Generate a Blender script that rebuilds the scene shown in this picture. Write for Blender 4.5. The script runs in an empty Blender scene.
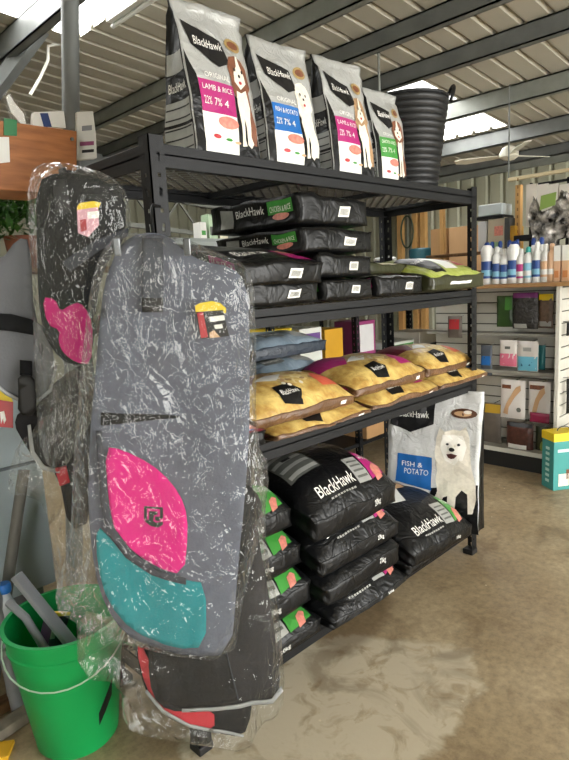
import bpy, bmesh, math, random
from mathutils import Vector, Matrix, noise, Euler
from mathutils.geometry import delaunay_2d_cdt

S = bpy.context.scene
C = S.collection
PI = math.pi

# ------------------------------------------------------------------ camera
CAM = Vector((-0.974981, -1.490939, 1.556996))
YAW, PITCH, ROLL, F = 0.7934376, -0.1612739, -0.0525782, 584.347
cy, sy, cp, sp = math.cos(YAW), math.sin(YAW), math.cos(PITCH), math.sin(PITCH)
FW = Vector((cy*cp, sy*cp, sp))
r0 = Vector((sy, -cy, 0)); u0 = r0.cross(FW)
RT = math.cos(ROLL)*r0 + math.sin(ROLL)*u0
UP = -math.sin(ROLL)*r0 + math.cos(ROLL)*u0
cd = bpy.data.cameras.new('camera'); cam = bpy.data.objects.new('camera', cd); C.objects.link(cam)
cd.sensor_fit = 'HORIZONTAL'; cd.sensor_width = 36; cd.lens = F/569*36; cd.clip_start = .02; cd.clip_end = 200
m = Matrix((RT, UP, -FW)).transposed().to_4x4(); m.translation = CAM
cam.matrix_world = m; S.camera = cam

def hit(x, y, n, c):
    """survey point: where the sight line through a spot of the photograph meets the plane n.p = c"""
    n = Vector(n); d = FW + (x-284.5)/F*RT - (y-380)/F*UP
    return CAM + d*((c - CAM.dot(n))/d.dot(n))
AX = [(1,0,0), (0,1,0), (0,0,1)]
def hx(x, y, v): return hit(x, y, AX[0], v)
def hy(x, y, v): return hit(x, y, AX[1], v)
def hz(x, y, v): return hit(x, y, AX[2], v)

# ------------------------------------------------------------------ materials
def lin(c):
    if isinstance(c, str):
        c = [int(c[i:i+2], 16)/255 for i in (0, 2, 4)]
    return tuple((v/12.92 if v <= .04045 else ((v+.055)/1.055)**2.4) for v in c) + (1,)
MATS = {}
def mat(name, col='808080', rough=.5, metal=0, var=0, vscale=8, bump=0, bscale=40, col2=None, coat=0, spec=.5, stretch=None, detail=4):
    if name in MATS: return MATS[name]
    M = bpy.data.materials.new(name); M.use_nodes = True; nt = M.node_tree; N = nt.nodes; L = nt.links
    b = N['Principled BSDF']; b.inputs['Base Color'].default_value = lin(col)
    b.inputs['Roughness'].default_value = rough; b.inputs['Metallic'].default_value = metal
    b.inputs['Specular IOR Level'].default_value = spec if rough < .7 else .15
    if coat: b.inputs['Coat Weight'].default_value = coat; b.inputs['Coat Roughness'].default_value = .15
    tc = N.new('ShaderNodeTexCoord'); mp = N.new('ShaderNodeMapping'); L.new(tc.outputs['Object'], mp.inputs[0])
    if stretch: mp.inputs['Scale'].default_value = stretch
    n1 = N.new('ShaderNodeTexNoise'); n1.inputs['Scale'].default_value = vscale; n1.inputs['Detail'].default_value = detail
    L.new(mp.outputs[0], n1.inputs['Vector'])
    cr = N.new('ShaderNodeValToRGB'); cr.color_ramp.elements[0].position = .35; cr.color_ramp.elements[1].position = .65
    a = lin(col); c2 = lin(col2) if col2 else tuple(v*(1-(var or .06)) for v in a[:3]) + (1,)
    cr.color_ramp.elements[0].color = c2; cr.color_ramp.elements[1].color = a
    L.new(n1.outputs['Fac'], cr.inputs['Fac']); L.new(cr.outputs['Color'], b.inputs['Base Color'])
    if bump:
        n2 = N.new('ShaderNodeTexNoise'); n2.inputs['Scale'].default_value = bscale; n2.inputs['Detail'].default_value = 3
        L.new(mp.outputs[0], n2.inputs['Vector'])
        bp = N.new('ShaderNodeBump'); bp.inputs['Strength'].default_value = bump; bp.inputs['Distance'].default_value = .01
        if bump >= .28 and bscale < 50:
            n2.inputs['Distortion'].default_value = 1.0
            sb = N.new('ShaderNodeMath'); sb.operation = 'SUBTRACT'; sb.inputs[1].default_value = .5; L.new(n2.outputs['Fac'], sb.inputs[0])
            ab = N.new('ShaderNodeMath'); ab.operation = 'ABSOLUTE'; L.new(sb.outputs[0], ab.inputs[0]); bp.inputs['Distance'].default_value = .035
            L.new(ab.outputs[0], bp.inputs['Height'])
        else: L.new(n2.outputs['Fac'], bp.inputs['Height'])
        L.new(bp.outputs['Normal'], b.inputs['Normal'])
    MATS[name] = M; return M

def film_mat(name, base=.02, haze=.04, hazecol='e8ebe8', scale=22, strength=1.0):
    M = bpy.data.materials.new(name); M.use_nodes = True; nt = M.node_tree; N = nt.nodes; L = nt.links
    N.remove(N['Principled BSDF']); out = N['Material Output']
    tc = N.new('ShaderNodeTexCoord')
    mp = N.new('ShaderNodeMapping'); mp.inputs['Scale'].default_value = (1, 1, .55); L.new(tc.outputs['Object'], mp.inputs[0])
    def noi(sc, d, dist=0):
        n = N.new('ShaderNodeTexNoise'); n.inputs['Scale'].default_value = sc; n.inputs['Detail'].default_value = d; n.inputs['Distortion'].default_value = dist
        L.new(mp.outputs[0], n.inputs['Vector']); return n
    def mth(op, a, b=None, c=None):
        q = N.new('ShaderNodeMath'); q.operation = op
        for k, v in enumerate((a, b, c)):
            if v is None: continue
            if isinstance(v, (int, float)): q.inputs[k].default_value = v
            else: L.new(v, q.inputs[k])
        return q.outputs[0]
    n1 = noi(scale*.45, 2, 1.5); n2 = noi(scale*1.3, 3, 1.0)
    r1 = mth('ABSOLUTE', mth('SUBTRACT', n1.outputs['Fac'], .5)); r2 = mth('ABSOLUTE', mth('SUBTRACT', n2.outputs['Fac'], .5))
    msk = N.new('ShaderNodeValToRGB'); msk.color_ramp.elements[0].position = .42; msk.color_ramp.elements[1].position = .66
    L.new(noi(4.5, 1).outputs['Fac'], msk.inputs['Fac'])
    hgt = mth('ADD', mth('MULTIPLY', r1, 1.0), mth('MULTIPLY', mth('MULTIPLY', r2, .9), mth('MULTIPLY_ADD', msk.outputs['Color'], .7, .3)))
    bp = N.new('ShaderNodeBump'); bp.inputs['Strength'].default_value = strength; bp.inputs['Distance'].default_value = .03
    L.new(hgt, bp.inputs['Height'])
    gl = N.new('ShaderNodeBsdfGlossy'); gl.inputs['Roughness'].default_value = .09; gl.inputs['Color'].default_value = (1, 1, 1, 1)
    L.new(bp.outputs[0], gl.inputs['Normal'])
    tr = N.new('ShaderNodeBsdfTransparent'); tr.inputs['Color'].default_value = (.98, .985, .98, 1)
    df = N.new('ShaderNodeBsdfDiffuse'); df.inputs['Color'].default_value = lin(hazecol)
    L.new(bp.outputs[0], df.inputs['Normal'])
    fr = N.new('ShaderNodeFresnel'); fr.inputs['IOR'].default_value = 1.45; L.new(bp.outputs[0], fr.inputs['Normal'])
    f2 = mth('MINIMUM', mth('MULTIPLY_ADD', fr.outputs[0], .85, base), .42)
    m1 = N.new('ShaderNodeMixShader'); m1.inputs[0].default_value = haze; L.new(tr.outputs[0], m1.inputs[1]); L.new(df.outputs[0], m1.inputs[2])
    m2 = N.new('ShaderNodeMixShader'); L.new(f2, m2.inputs[0]); L.new(m1.outputs[0], m2.inputs[1]); L.new(gl.outputs[0], m2.inputs[2])
    L.new(m2.outputs[0], out.inputs['Surface'])
    return M

# ------------------------------------------------------------------ mesh builder
class MB:
    def __init__(s): s.v = []; s.f = []; s.m = []; s.mats = []
    def mi(s, m):
        if m not in s.mats: s.mats.append(m)
        return s.mats.index(m)
    def add(s, vs, fs, m):
        o = len(s.v); s.v += [tuple(v) for v in vs]; k = s.mi(m)
        for f in fs: s.f.append(tuple(i+o for i in f)); s.m.append(k)
    def box(s, a, b, m, rot=None, org=None):
        x0, y0, z0 = a; x1, y1, z1 = b
        vs = [Vector(p) for p in ((x0,y0,z0),(x1,y0,z0),(x1,y1,z0),(x0,y1,z0),(x0,y0,z1),(x1,y0,z1),(x1,y1,z1),(x0,y1,z1))]
        if rot is not None:
            o = Vector(org) if org else Vector((0,0,0)); vs = [rot @ (v-o) + o for v in vs]
        s.add(vs, [(0,3,2,1),(4,5,6,7),(0,1,5,4),(1,2,6,5),(2,3,7,6),(3,0,4,7)], m)
    def cbox(s, c, d, m, rot=None):
        a = [-d[i]/2 for i in range(3)]; b = [d[i]/2 for i in range(3)]
        x0, y0, z0 = a; x1, y1, z1 = b; c = Vector(c)
        vs = [Vector(p) for p in ((x0,y0,z0),(x1,y0,z0),(x1,y1,z0),(x0,y1,z0),(x0,y0,z1),(x1,y0,z1),(x1,y1,z1),(x0,y1,z1))]
        vs = [(rot @ v if rot is not None else v) + c for v in vs]
        s.add(vs, [(0,3,2,1),(4,5,6,7),(0,1,5,4),(1,2,6,5),(2,3,7,6),(3,0,4,7)], m)
    def bar(s, a, b, w, h, m, up=(0,0,1)):
        a = Vector(a); b = Vector(b); d = (b-a).normalized(); u = Vector(up)
        sd = d.cross(u)
        if sd.length < 1e-4: sd = d.cross(Vector((1,0,0)))
        sd.normalize(); u = sd.cross(d)
        vs = [p + sd*i*w/2 + u*j*h/2 for p in (a, b) for i, j in ((-1,-1),(1,-1),(1,1),(-1,1))]
        s.add(vs, [(0,3,2,1),(4,5,6,7),(0,1,5,4),(1,2,6,5),(2,3,7,6),(3,0,4,7)], m)
    def tube(s, pts, r, m, n=8, cap=True):
        pts = [Vector(p) for p in pts]; rs = r if isinstance(r, (list, tuple)) else [r]*len(pts)
        vs = []; prev = None
        for i, p in enumerate(pts):
            d = (pts[min(i+1, len(pts)-1)] - pts[max(i-1, 0)]).normalized()
            if prev is None:
                a = d.cross(Vector((0,0,1)));
                if a.length < 1e-3: a = d.cross(Vector((1,0,0)))
            else: a = prev - d*prev.dot(d)
            a.normalize(); prev = a; b = d.cross(a)
            for k in range(n):
                t = 2*PI*k/n; vs.append(p + (a*math.cos(t) + b*math.sin(t))*rs[i])
        fs = []
        for i in range(len(pts)-1):
            for k in range(n):
                fs.append((i*n+k, i*n+(k+1)%n, (i+1)*n+(k+1)%n, (i+1)*n+k))
        if cap: fs += [tuple(range(n-1, -1, -1)), tuple(range((len(pts)-1)*n, len(pts)*n))]
        s.add(vs, fs, m)
    def lathe(s, prof, c, m, n=24, cap=(True, True)):
        c = Vector(c); vs = []
        for r, z in prof:
            for k in range(n):
                t = 2*PI*k/n; vs.append(c + Vector((r*math.cos(t), r*math.sin(t), z)))
        fs = []
        for i in range(len(prof)-1):
            for k in range(n): fs.append((i*n+k, i*n+(k+1)%n, (i+1)*n+(k+1)%n, (i+1)*n+k))
        if cap[0]: fs.append(tuple(range(n-1, -1, -1)))
        if cap[1]: fs.append(tuple(range((len(prof)-1)*n, len(prof)*n)))
        s.add(vs, fs, m)
    def build(s, name, parent=None, smooth=False, bevel=0, loc=None):
        me = bpy.data.meshes.new(name); me.from_pydata(s.v, [], s.f)
        for mm in s.mats: me.materials.append(mm)
        me.polygons.foreach_set('material_index', s.m)
        if smooth: me.polygons.foreach_set('use_smooth', [True]*len(me.polygons))
        me.update()
        o = bpy.data.objects.new(name, me); C.objects.link(o)
        if smooth:
            try: me.set_sharp_from_angle(angle=math.radians(smooth if smooth > 1 else 50))
            except Exception: pass
        if bevel:
            b = o.modifiers.new('bevel', 'BEVEL'); b.width = bevel; b.segments = 2; b.limit_method = 'ANGLE'
        if parent: o.parent = parent
        if loc is not None:
            me.transform(Matrix.Translation(-Vector(loc))); o.location = loc
        return o

def tag(o, label, cat, group=None, kind=None):
    o['label'] = label; o['category'] = cat
    if group: o['group'] = group
    if kind: o['kind'] = kind
    return o
def struct(o): o['kind'] = 'structure'; return o
def thing(name, label, cat, loc=(0,0,0), group=None):
    o = bpy.data.objects.new(name, None); C.objects.link(o); o.empty_display_size = .05
    o.location = loc
    return tag(o, label, cat, group)
def under(o, t):   # o's mesh is in world coordinates; hang it on the empty t
    o.parent = t; o.matrix_parent_inverse = Matrix.Translation(-t.location); return o

def rnd(seed): return random.Random(seed)

# ------------------------------------------------------------------ 2D cdt patches
def inside(p, poly):
    x, y = p; c = False; n = len(poly)
    for i in range(n):
        x1, y1 = poly[i]; x2, y2 = poly[i-1]
        if (y1 > y) != (y2 > y) and x < (x2-x1)*(y-y1)/(y2-y1)+x1: c = not c
    return c
def smooth_poly(poly, it=1):
    for _ in range(it):
        q = []
        for i in range(len(poly)):
            a = poly[i]; b = poly[(i+1) % len(poly)]
            q.append((a[0]*.75+b[0]*.25, a[1]*.75+b[1]*.25)); q.append((a[0]*.25+b[0]*.75, a[1]*.25+b[1]*.75))
        poly = q
    return poly
def patch2d(poly, step, holes=()):
    vs = []; es = []
    for pl in [poly] + list(holes):
        o = len(vs); pts = []
        for i in range(len(pl)):
            a = Vector(pl[i]); b = Vector(pl[(i+1) % len(pl)]); k = max(1, int((b-a).length/step))
            for j in range(k): pts.append(a.lerp(b, j/k))
        vs += pts; es += [(o+i, o+(i+1) % len(pts)) for i in range(len(pts))]
    xs = [p[0] for p in poly]; ys = [p[1] for p in poly]
    x = min(xs)+step/2; r = 0
    while x < max(xs):
        y = min(ys)+step/2 + (step/2 if r % 2 else 0)
        while y < max(ys):
            if inside((x, y), poly): vs.append(Vector((x, y)))
            y += step
        x += step*.9; r += 1
    V, E, Fc, *_ = delaunay_2d_cdt(vs, es, [], 1 if not holes else 2, 1e-5)
    fs = []
    for f in Fc:
        cx = sum(V[i][0] for i in f)/len(f); cyy = sum(V[i][1] for i in f)/len(f)
        if not inside((cx, cyy), poly): continue
        if any(inside((cx, cyy), h) for h in holes): continue
        fs.append(tuple(f))
    return [(v[0], v[1]) for v in V], fs

TXT = {}
def text2d(s):
    if s in TXT: return TXT[s]
    c = bpy.data.curves.new('t', 'FONT'); c.body = s; c.resolution_u = 2
    o = bpy.data.objects.new('t', c); me = bpy.data.meshes.new_from_object(o)
    vs = [(v.co.x, v.co.y) for v in me.vertices]; fs = [tuple(p.vertices) for p in me.polygons]
    bpy.data.objects.remove(o); bpy.data.curves.remove(c); bpy.data.meshes.remove(me)
    if not vs: vs = [(0, 0)]; fs = []
    x0 = min(v[0] for v in vs); x1 = max(v[0] for v in vs); y0 = min(v[1] for v in vs); y1 = max(v[1] for v in vs)
    vs = [((v[0]-x0)/(x1-x0), (v[1]-y0)/(y1-y0)) for v in vs]
    TXT[s] = (vs, fs); return TXT[s]

class Surf:
    """a printed surface: maps (u,v) in -1..1 to a point, prints sit a hair above it"""
    def __init__(s, fn, su, sv, flip=1): s.fn = fn; s.su = su; s.sv = sv; s.flip = flip
    def at(s, u, v, off):
        e = .004; p = s.fn(u, v); a = s.fn(u+e, v)-p; b = s.fn(u, v+e)-p
        n = a.cross(b)
        if n.length > 0: n.normalize()
        return p + n*off*s.flip
    def poly(s, mb, pts, m, off=.002, step=.03):
        pu = [(p[0]*s.su, p[1]*s.sv) for p in pts]     # metres
        V, Fc = patch2d(pu, step)
        mb.add([s.at(x/s.su, y/s.sv, off) for x, y in V], Fc, m)
    def rect(s, mb, u0, v0, u1, v1, m, off=.002, sk=0):
        s.poly(mb, [(u0, v0), (u1, v0), (u1+sk, v1), (u0+sk, v1)], m, off)
    def text(s, mb, t, u0, v0, u1, v1, m, off=.0035, rot=0):
        V, Fc = text2d(t); q = []
        for x, y in V:
            if rot == 90: x, y = 1-y, x
            elif rot == -90: x, y = y, 1-x
            elif rot == 180: x, y = 1-x, 1-y
            q.append(s.at(u0+(u1-u0)*x, v0+(v1-v0)*y, off))
        mb.add(q, Fc, m)
    def ell(s, mb, u, v, ru, rv, m, off=.003, n=14, a0=0):
        s.poly(mb, [(u+ru*math.cos(2*PI*k/n+a0), v+rv*math.sin(2*PI*k/n+a0)) for k in range(n)], m, off)

exec_done = False
# ------------------------------------------------------------------ palette
BLACKF = mat('black woven bag film', '0d0e10', .36, var=.3, bump=.45, bscale=12, spec=.35)
BLACKG = mat('black gusset film', '090a0b', .4, var=.2, bump=.35, bscale=10, spec=.35)
SILV = mat('silver grey print', 'a9aaa6', .35, metal=.15, var=.15, vscale=20, bump=.2, bscale=20)
DKSILV = mat('dark silver print', '62645f', .4, var=.2, vscale=25)
WHITEP = mat('white print', 'e9e8e2', .4)
INK = mat('black print', '0e0e10', .4)
MAGP = mat('magenta print', 'a8256e', .38)
BLUEP = mat('blue print', '1d64ad', .38)
GRNP = mat('green print', '3f8f3a', .38)
PINKP = mat('salmon print', 'd98878', .4, var=.3, vscale=60)
TANP = mat('tan fur print', 'b08d66', .5, var=.35, vscale=50)
BROWNP = mat('brown fur print', '7c4a30', .5, var=.35, vscale=50)
CREAMP = mat('cream fur print', 'e3dccd', .5, var=.12, vscale=60)
REDP = mat('red print', 'b22e35', .4)
GOLDP = mat('gold emblem print', 'a58d5a', .35, var=.3, vscale=60)
BONE = mat('bone print', 'c9a27a', .5)
STEEL = mat('black powder coated steel', '17181a', .48, var=.15, bump=.08, bscale=200, spec=.25)

FLV = {'lamb': (MAGP, 'LAMB & RICE'), 'fish': (BLUEP, 'FISH & POTATO'), 'chicken': (GRNP, 'CHICKEN & RICE')}

# ------------------------------------------------------------------ lying bags
def lying_bag(name, label, cat, group, x0, x1, y0, y1, z, T, body, gus, prints, seed=0, rot=(0, 0, 0), puff=.45, wr=.010, droop=0, hang=1, lip=True):
    R = Euler([math.radians(a) for a in rot]).to_matrix()
    cx, cyy = (x0+x1)/2, (y0+y1)/2; hw, hd = (x1-x0)/2, (y1-y0)/2; org = Vector((cx, cyy, z))
    rr = rnd(seed); sh = Vector((rr.random()*50, rr.random()*50, rr.random()*50)); asym = rr.uniform(-.12, .12)
    def Fn(a, b, c):
        pw = 3.2
        dome = (1-abs(a)**pw)**.8 * (1-abs(b)**pw)**.8 if abs(a) < 1 and abs(b) < 1 else 0
        hgt = T*((1-puff) + puff*dome)*(1+asym*a*.5)
        # rounded plan outline and gusset crease
        rx = 1-.03*b*b*b*b; ry = 1-.03*a*a
        k = .5 if False else 0
        x = hw*a*rx; y = hd*b*ry
        mid = 1-c*c
        if abs(b) > .97: y += math.copysign(1, b)*mid*.004
        if abs(a) > .97: x += math.copysign(1, a)*(-mid*.012)
        zc = (c*.5+.5)
        zz = hgt*zc
        if c < 0: zz = hgt*zc + (1-dome)*T*.10*(1-zc)
        if b < .2: zz -= droop*((.2-b)/1.2)**2.2*(zc + (1-zc)*hang)
        p = Vector((x, y, zz))
        q = p*7 + sh
        n = noise.noise(q); n2 = noise.noise(q*2.7)
        edge = max(abs(a), abs(b))**4
        amp = wr*(.55+.9*edge)
        p.z += (n*amp + n2*amp*.5)*(.25+.75*zc)
        p.x += noise.noise(q+Vector((9, 3, 1)))*wr*.7; p.y += noise.noise(q+Vector((2, 7, 5)))*wr*.7
        return R @ p
    mb = MB(); nx, ny, nz = 20, 16, 6
    def grid(fn, n, m, mt, fl):
        vs = [fn(-1+2*i/n, -1+2*j/m) for j in range(m+1) for i in range(n+1)]
        fs = [(j*(n+1)+i, j*(n+1)+i+1, (j+1)*(n+1)+i+1, (j+1)*(n+1)+i) for j in range(m) for i in range(n)]
        if fl: fs = [tuple(reversed(f)) for f in fs]
        mb.add([v+org for v in vs], fs, mt)
    grid(lambda u, v: Fn(u, v, 1), nx, ny, body, False)
    grid(lambda u, v: Fn(u, v, -1), nx, ny, gus, True)
    grid(lambda u, v: Fn(u, -1, v), nx, nz, gus, False)
    grid(lambda u, v: Fn(u, 1, v), nx, nz, gus, True)
    grid(lambda u, v: Fn(-1, u, v), ny, nz, gus, True)
    grid(lambda u, v: Fn(1, u, v), ny, nz, gus, False)
    if lip:   # heat-sealed rim along the upper front and side edges
        for path in ([Fn(-1+2*i/16, -1, .98)+org for i in range(17)],):
            mb.tube(path, .0022, gus, 5)
    o = mb.build(name, smooth=60, loc=org)
    me = o.data
    bm = bmesh.new(); bm.from_mesh(me); bmesh.ops.remove_doubles(bm, verts=bm.verts, dist=.0004); bm.to_mesh(me); bm.free()
    tag(o, label, cat, group)
    sf = {'top': Surf(lambda u, v: Fn(u, v, 1)+org, hw, hd),
          'front': Surf(lambda u, v: Fn(u, -1, v)+org, hw, T*.35),
          'left': Surf(lambda u, v: Fn(-1, -u, v)+org, hd, T*.35)}
    for pname, fn in prints:
        pm = MB(); fn(pm, sf)
        if not pm.v: continue
        po = pm.build(pname); po.data.transform(Matrix.Translation(-org)); po.parent = o
    return o

# ------------------------------------------------------------------ print layouts for lying bags
def pr_end(flv, kg='20kg'):
    fm, ft = FLV[flv]
    def bar(mb, s):
        s['front'].rect(mb, .02, -.45, .36, .45, WHITEP, .003, sk=.06)
        for i in range(9):
            u = .07+i*.03; s['front'].rect(mb, u, -.3, u+.012, .3, DKSILV, .0042, sk=.04)
    def lg(mb, s):
        s['top'].text(mb, 'BlackHawk', -.75, -.72, .05, -.55, WHITEP)
        s['top'].rect(mb, -.75, -.40, .05, -.05, DKSILV)
        s['left'].text(mb, 'BlackHawk', -.35, .15, .28, .62, WHITEP)
    def pn(mb, s):
        s['top'].rect(mb, .35, -.85, .85, -.35, fm)
        s['top'].ell(mb, .6, -.5, .2, .13, PINKP, .0035)
        s['left'].rect(mb, .36, -.1, .86, .85, fm)
        s['left'].text(mb, ft, .40, .2, .82, .55, WHITEP)
        s['left'].ell(mb, .62, -.32, .17, .3, PINKP, .0035)
        s['left'].rect(mb, -.75, -.7, -.42, .7, SILV)
    return [('barcode_label', bar), ('logo', lg), ('flavour_panel', pn)]

def pr_side(flv, kg='20kg', stripes=True, logo=True):
    fm, ft = FLV[flv]
    def lg(mb, s):
        if logo:
            s['top'].text(mb, 'BlackHawk', -.66, -.82, .14, -.67, WHITEP)
            for k in range(9): s['top'].rect(mb, -.50+k*.065, -.885, -.455+k*.065, -.865, SILV)
        s['front'].text(mb, kg, .36, .1, .52, .75, WHITEP)
    def pn(mb, s):
        s['top'].poly(mb, [(.52, -.86), (.86, -.80), (.90, -.3), (.56, -.3)], fm)
        s['top'].text(mb, ft, .57, -.52, .86, -.42, WHITEP)
        s['top'].poly(mb, [(.60, -.90), (.78, -.86), (.86, -.68), (.76, -.6), (.62, -.7)], PINKP, .004)
        s['top'].rect(mb, .18, -.86, .5, -.45, SILV)
        for k in range(4):
            s['top'].rect(mb, .22, -.80+k*.08, .46, -.77+k*.08, DKSILV, .0035)
    def st(mb, s):
        if stripes:
            s['top'].poly(mb, [(-.85, -.40), (-.25, -.40), (-.15, .5), (-.75, .55)], DKSILV)
            for k in range(4): s['top'].rect(mb, -.80+k*.01, -.36+k*.2, -.27+k*.02, -.28+k*.2, SILV, .0035)
            s['top'].rect(mb, -.6, .05, -.42, .12, INK, .0045)
    return [('logo', lg), ('flavour_panel', pn), ('feeding_guide', st)]

def pr_front_label(flv):
    fm, ft = FLV[flv]
    def pn(mb, s):
        s['top'].poly(mb, [(.40, -.97), (.86, -.92), (.88, -.45), (.45, -.50)], fm)
        s['top'].text(mb, ft, .47, -.66, .84, -.56, WHITEP)
        s['top'].poly(mb, [(.58, -.97), (.72, -.95), (.80, -.82), (.74, -.78), (.62, -.84)], PINKP, .004)
        s['top'].rect(mb, .02, -.96, .38, -.52, SILV)
        for k in range(4): s['top'].rect(mb, .06, -.90+k*.1, .34, -.86+k*.1, DKSILV, .0035)
    def lg(mb, s):
        s['front'].text(mb, '20kg', .12, .0, .34, .6, WHITEP)
        s['top'].text(mb, 'BlackHawk', -.8, -.85, -.1, -.62, WHITEP)
    return [('flavour_panel', pn), ('logo', lg)]

YEL = mat('yellow printed bag film', 'd6bb70', .34, col2='a9803c', vscale=22, bump=.3, bscale=18, spec=.6)
YELB = mat('brown printed bag film', '6f4f33', .36, var=.4, bump=.3, bscale=18)
CRIM = mat('crimson print', '6d1c2e', .4, var=.2)
STRAW = mat('cream food print', 'dfcf9d', .45, col2='c8a95c', vscale=45)
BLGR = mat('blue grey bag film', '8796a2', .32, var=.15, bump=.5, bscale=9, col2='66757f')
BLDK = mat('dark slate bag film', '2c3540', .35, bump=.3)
LIME = mat('lime bag film', '98a347', .34, col2='b2ba6c', vscale=18, bump=.3, bscale=18)
OLIVE = mat('dark olive bag film', '34351f', .35, var=.2, bump=.2)
CORAL = mat('coral print', 'd5634c', .4)

def pr_yellow(accent=CRIM, right=CORAL, seed=0):
    def lg(mb, s):
        s['top'].poly(mb, [(-.38, -.90), (-.10, -.96), (.02, -.72), (-.10, -.5), (-.40, -.55)], INK, .003)
        s['top'].text(mb, 'BlackHawk', -.34, -.77, -.04, -.67, WHITEP, .0045)
    def fl(mb, s):
        s['left'].ell(mb, .55, .1, .26, .6, accent)
        s['left'].rect(mb, -.75, -.6, -.2, .6, INK)
        s['left'].text(mb, 'BlackHawk', -.68, -.1, -.27, .3, WHITEP)
        s['top'].poly(mb, [(-.95, .1), (-.55, -.25), (-.25, .2), (-.4, .8), (-.9, .8)], accent)
        s['top'].poly(mb, [(-.5, -.2), (-.15, .1), (.1, .0), (-.2, -.35)], WHITEP, .0035)
        s['top'].poly(mb, [(.45, -.75), (.82, -.70), (.78, -.2), (.55, -.15), (.42, -.4)], right)
        s['top'].ell(mb, .12, -.15, .34, .42, STRAW, .0015)
        rk = rnd(seed+77)
        for k in range(26):
            u_, v_ = rk.uniform(-.2, .42), rk.uniform(-.6, .4); s['top'].ell(mb, u_, v_, .035, .05, (CREAMP, BONE, TANP, YEL)[k % 4], .003+.0004*(k % 5), 6)
        s['front'].rect(mb, .62, -.4, .74, .4, WHITEP, .003, sk=.03)
    return [('logo', lg), ('flavour_panel', fl)]
def pr_slate():
    def p(mb, s):
        s['top'].rect(mb, -.5, -.7, .0, -.3, DKSILV); s['top'].rect(mb, .2, -.8, .7, .1, SILV)
        s['top'].text(mb, 'BlackHawk', -.48, -.6, -.02, -.45, WHITEP)
        s['front'].rect(mb, -.9, -.9, .9, .0, BLDK)
    return [('printed_panel', p)]
def pr_lime():
    def lg(mb, s):
        s['top'].poly(mb, [(-.75, -.92), (-.45, -.96), (-.30, -.55), (-.40, .1), (-.80, .0)], INK, .003)
        s['top'].text(mb, 'BlackHawk', -.73, -.5, -.42, -.38, WHITEP, .0045)
        s['top'].rect(mb, -.28, -.85, .15, -.1, WHITEP)
        s['top'].rect(mb, .30, -.75, .80, -.05, REDP)
        s['top'].text(mb, 'BEEF', .4, -.5, .7, -.3, WHITEP)
        s['front'].rect(mb, -.45, -.25, .35, .35, WHITEP, .003, sk=.06)
    return [('logo', lg)]

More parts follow.
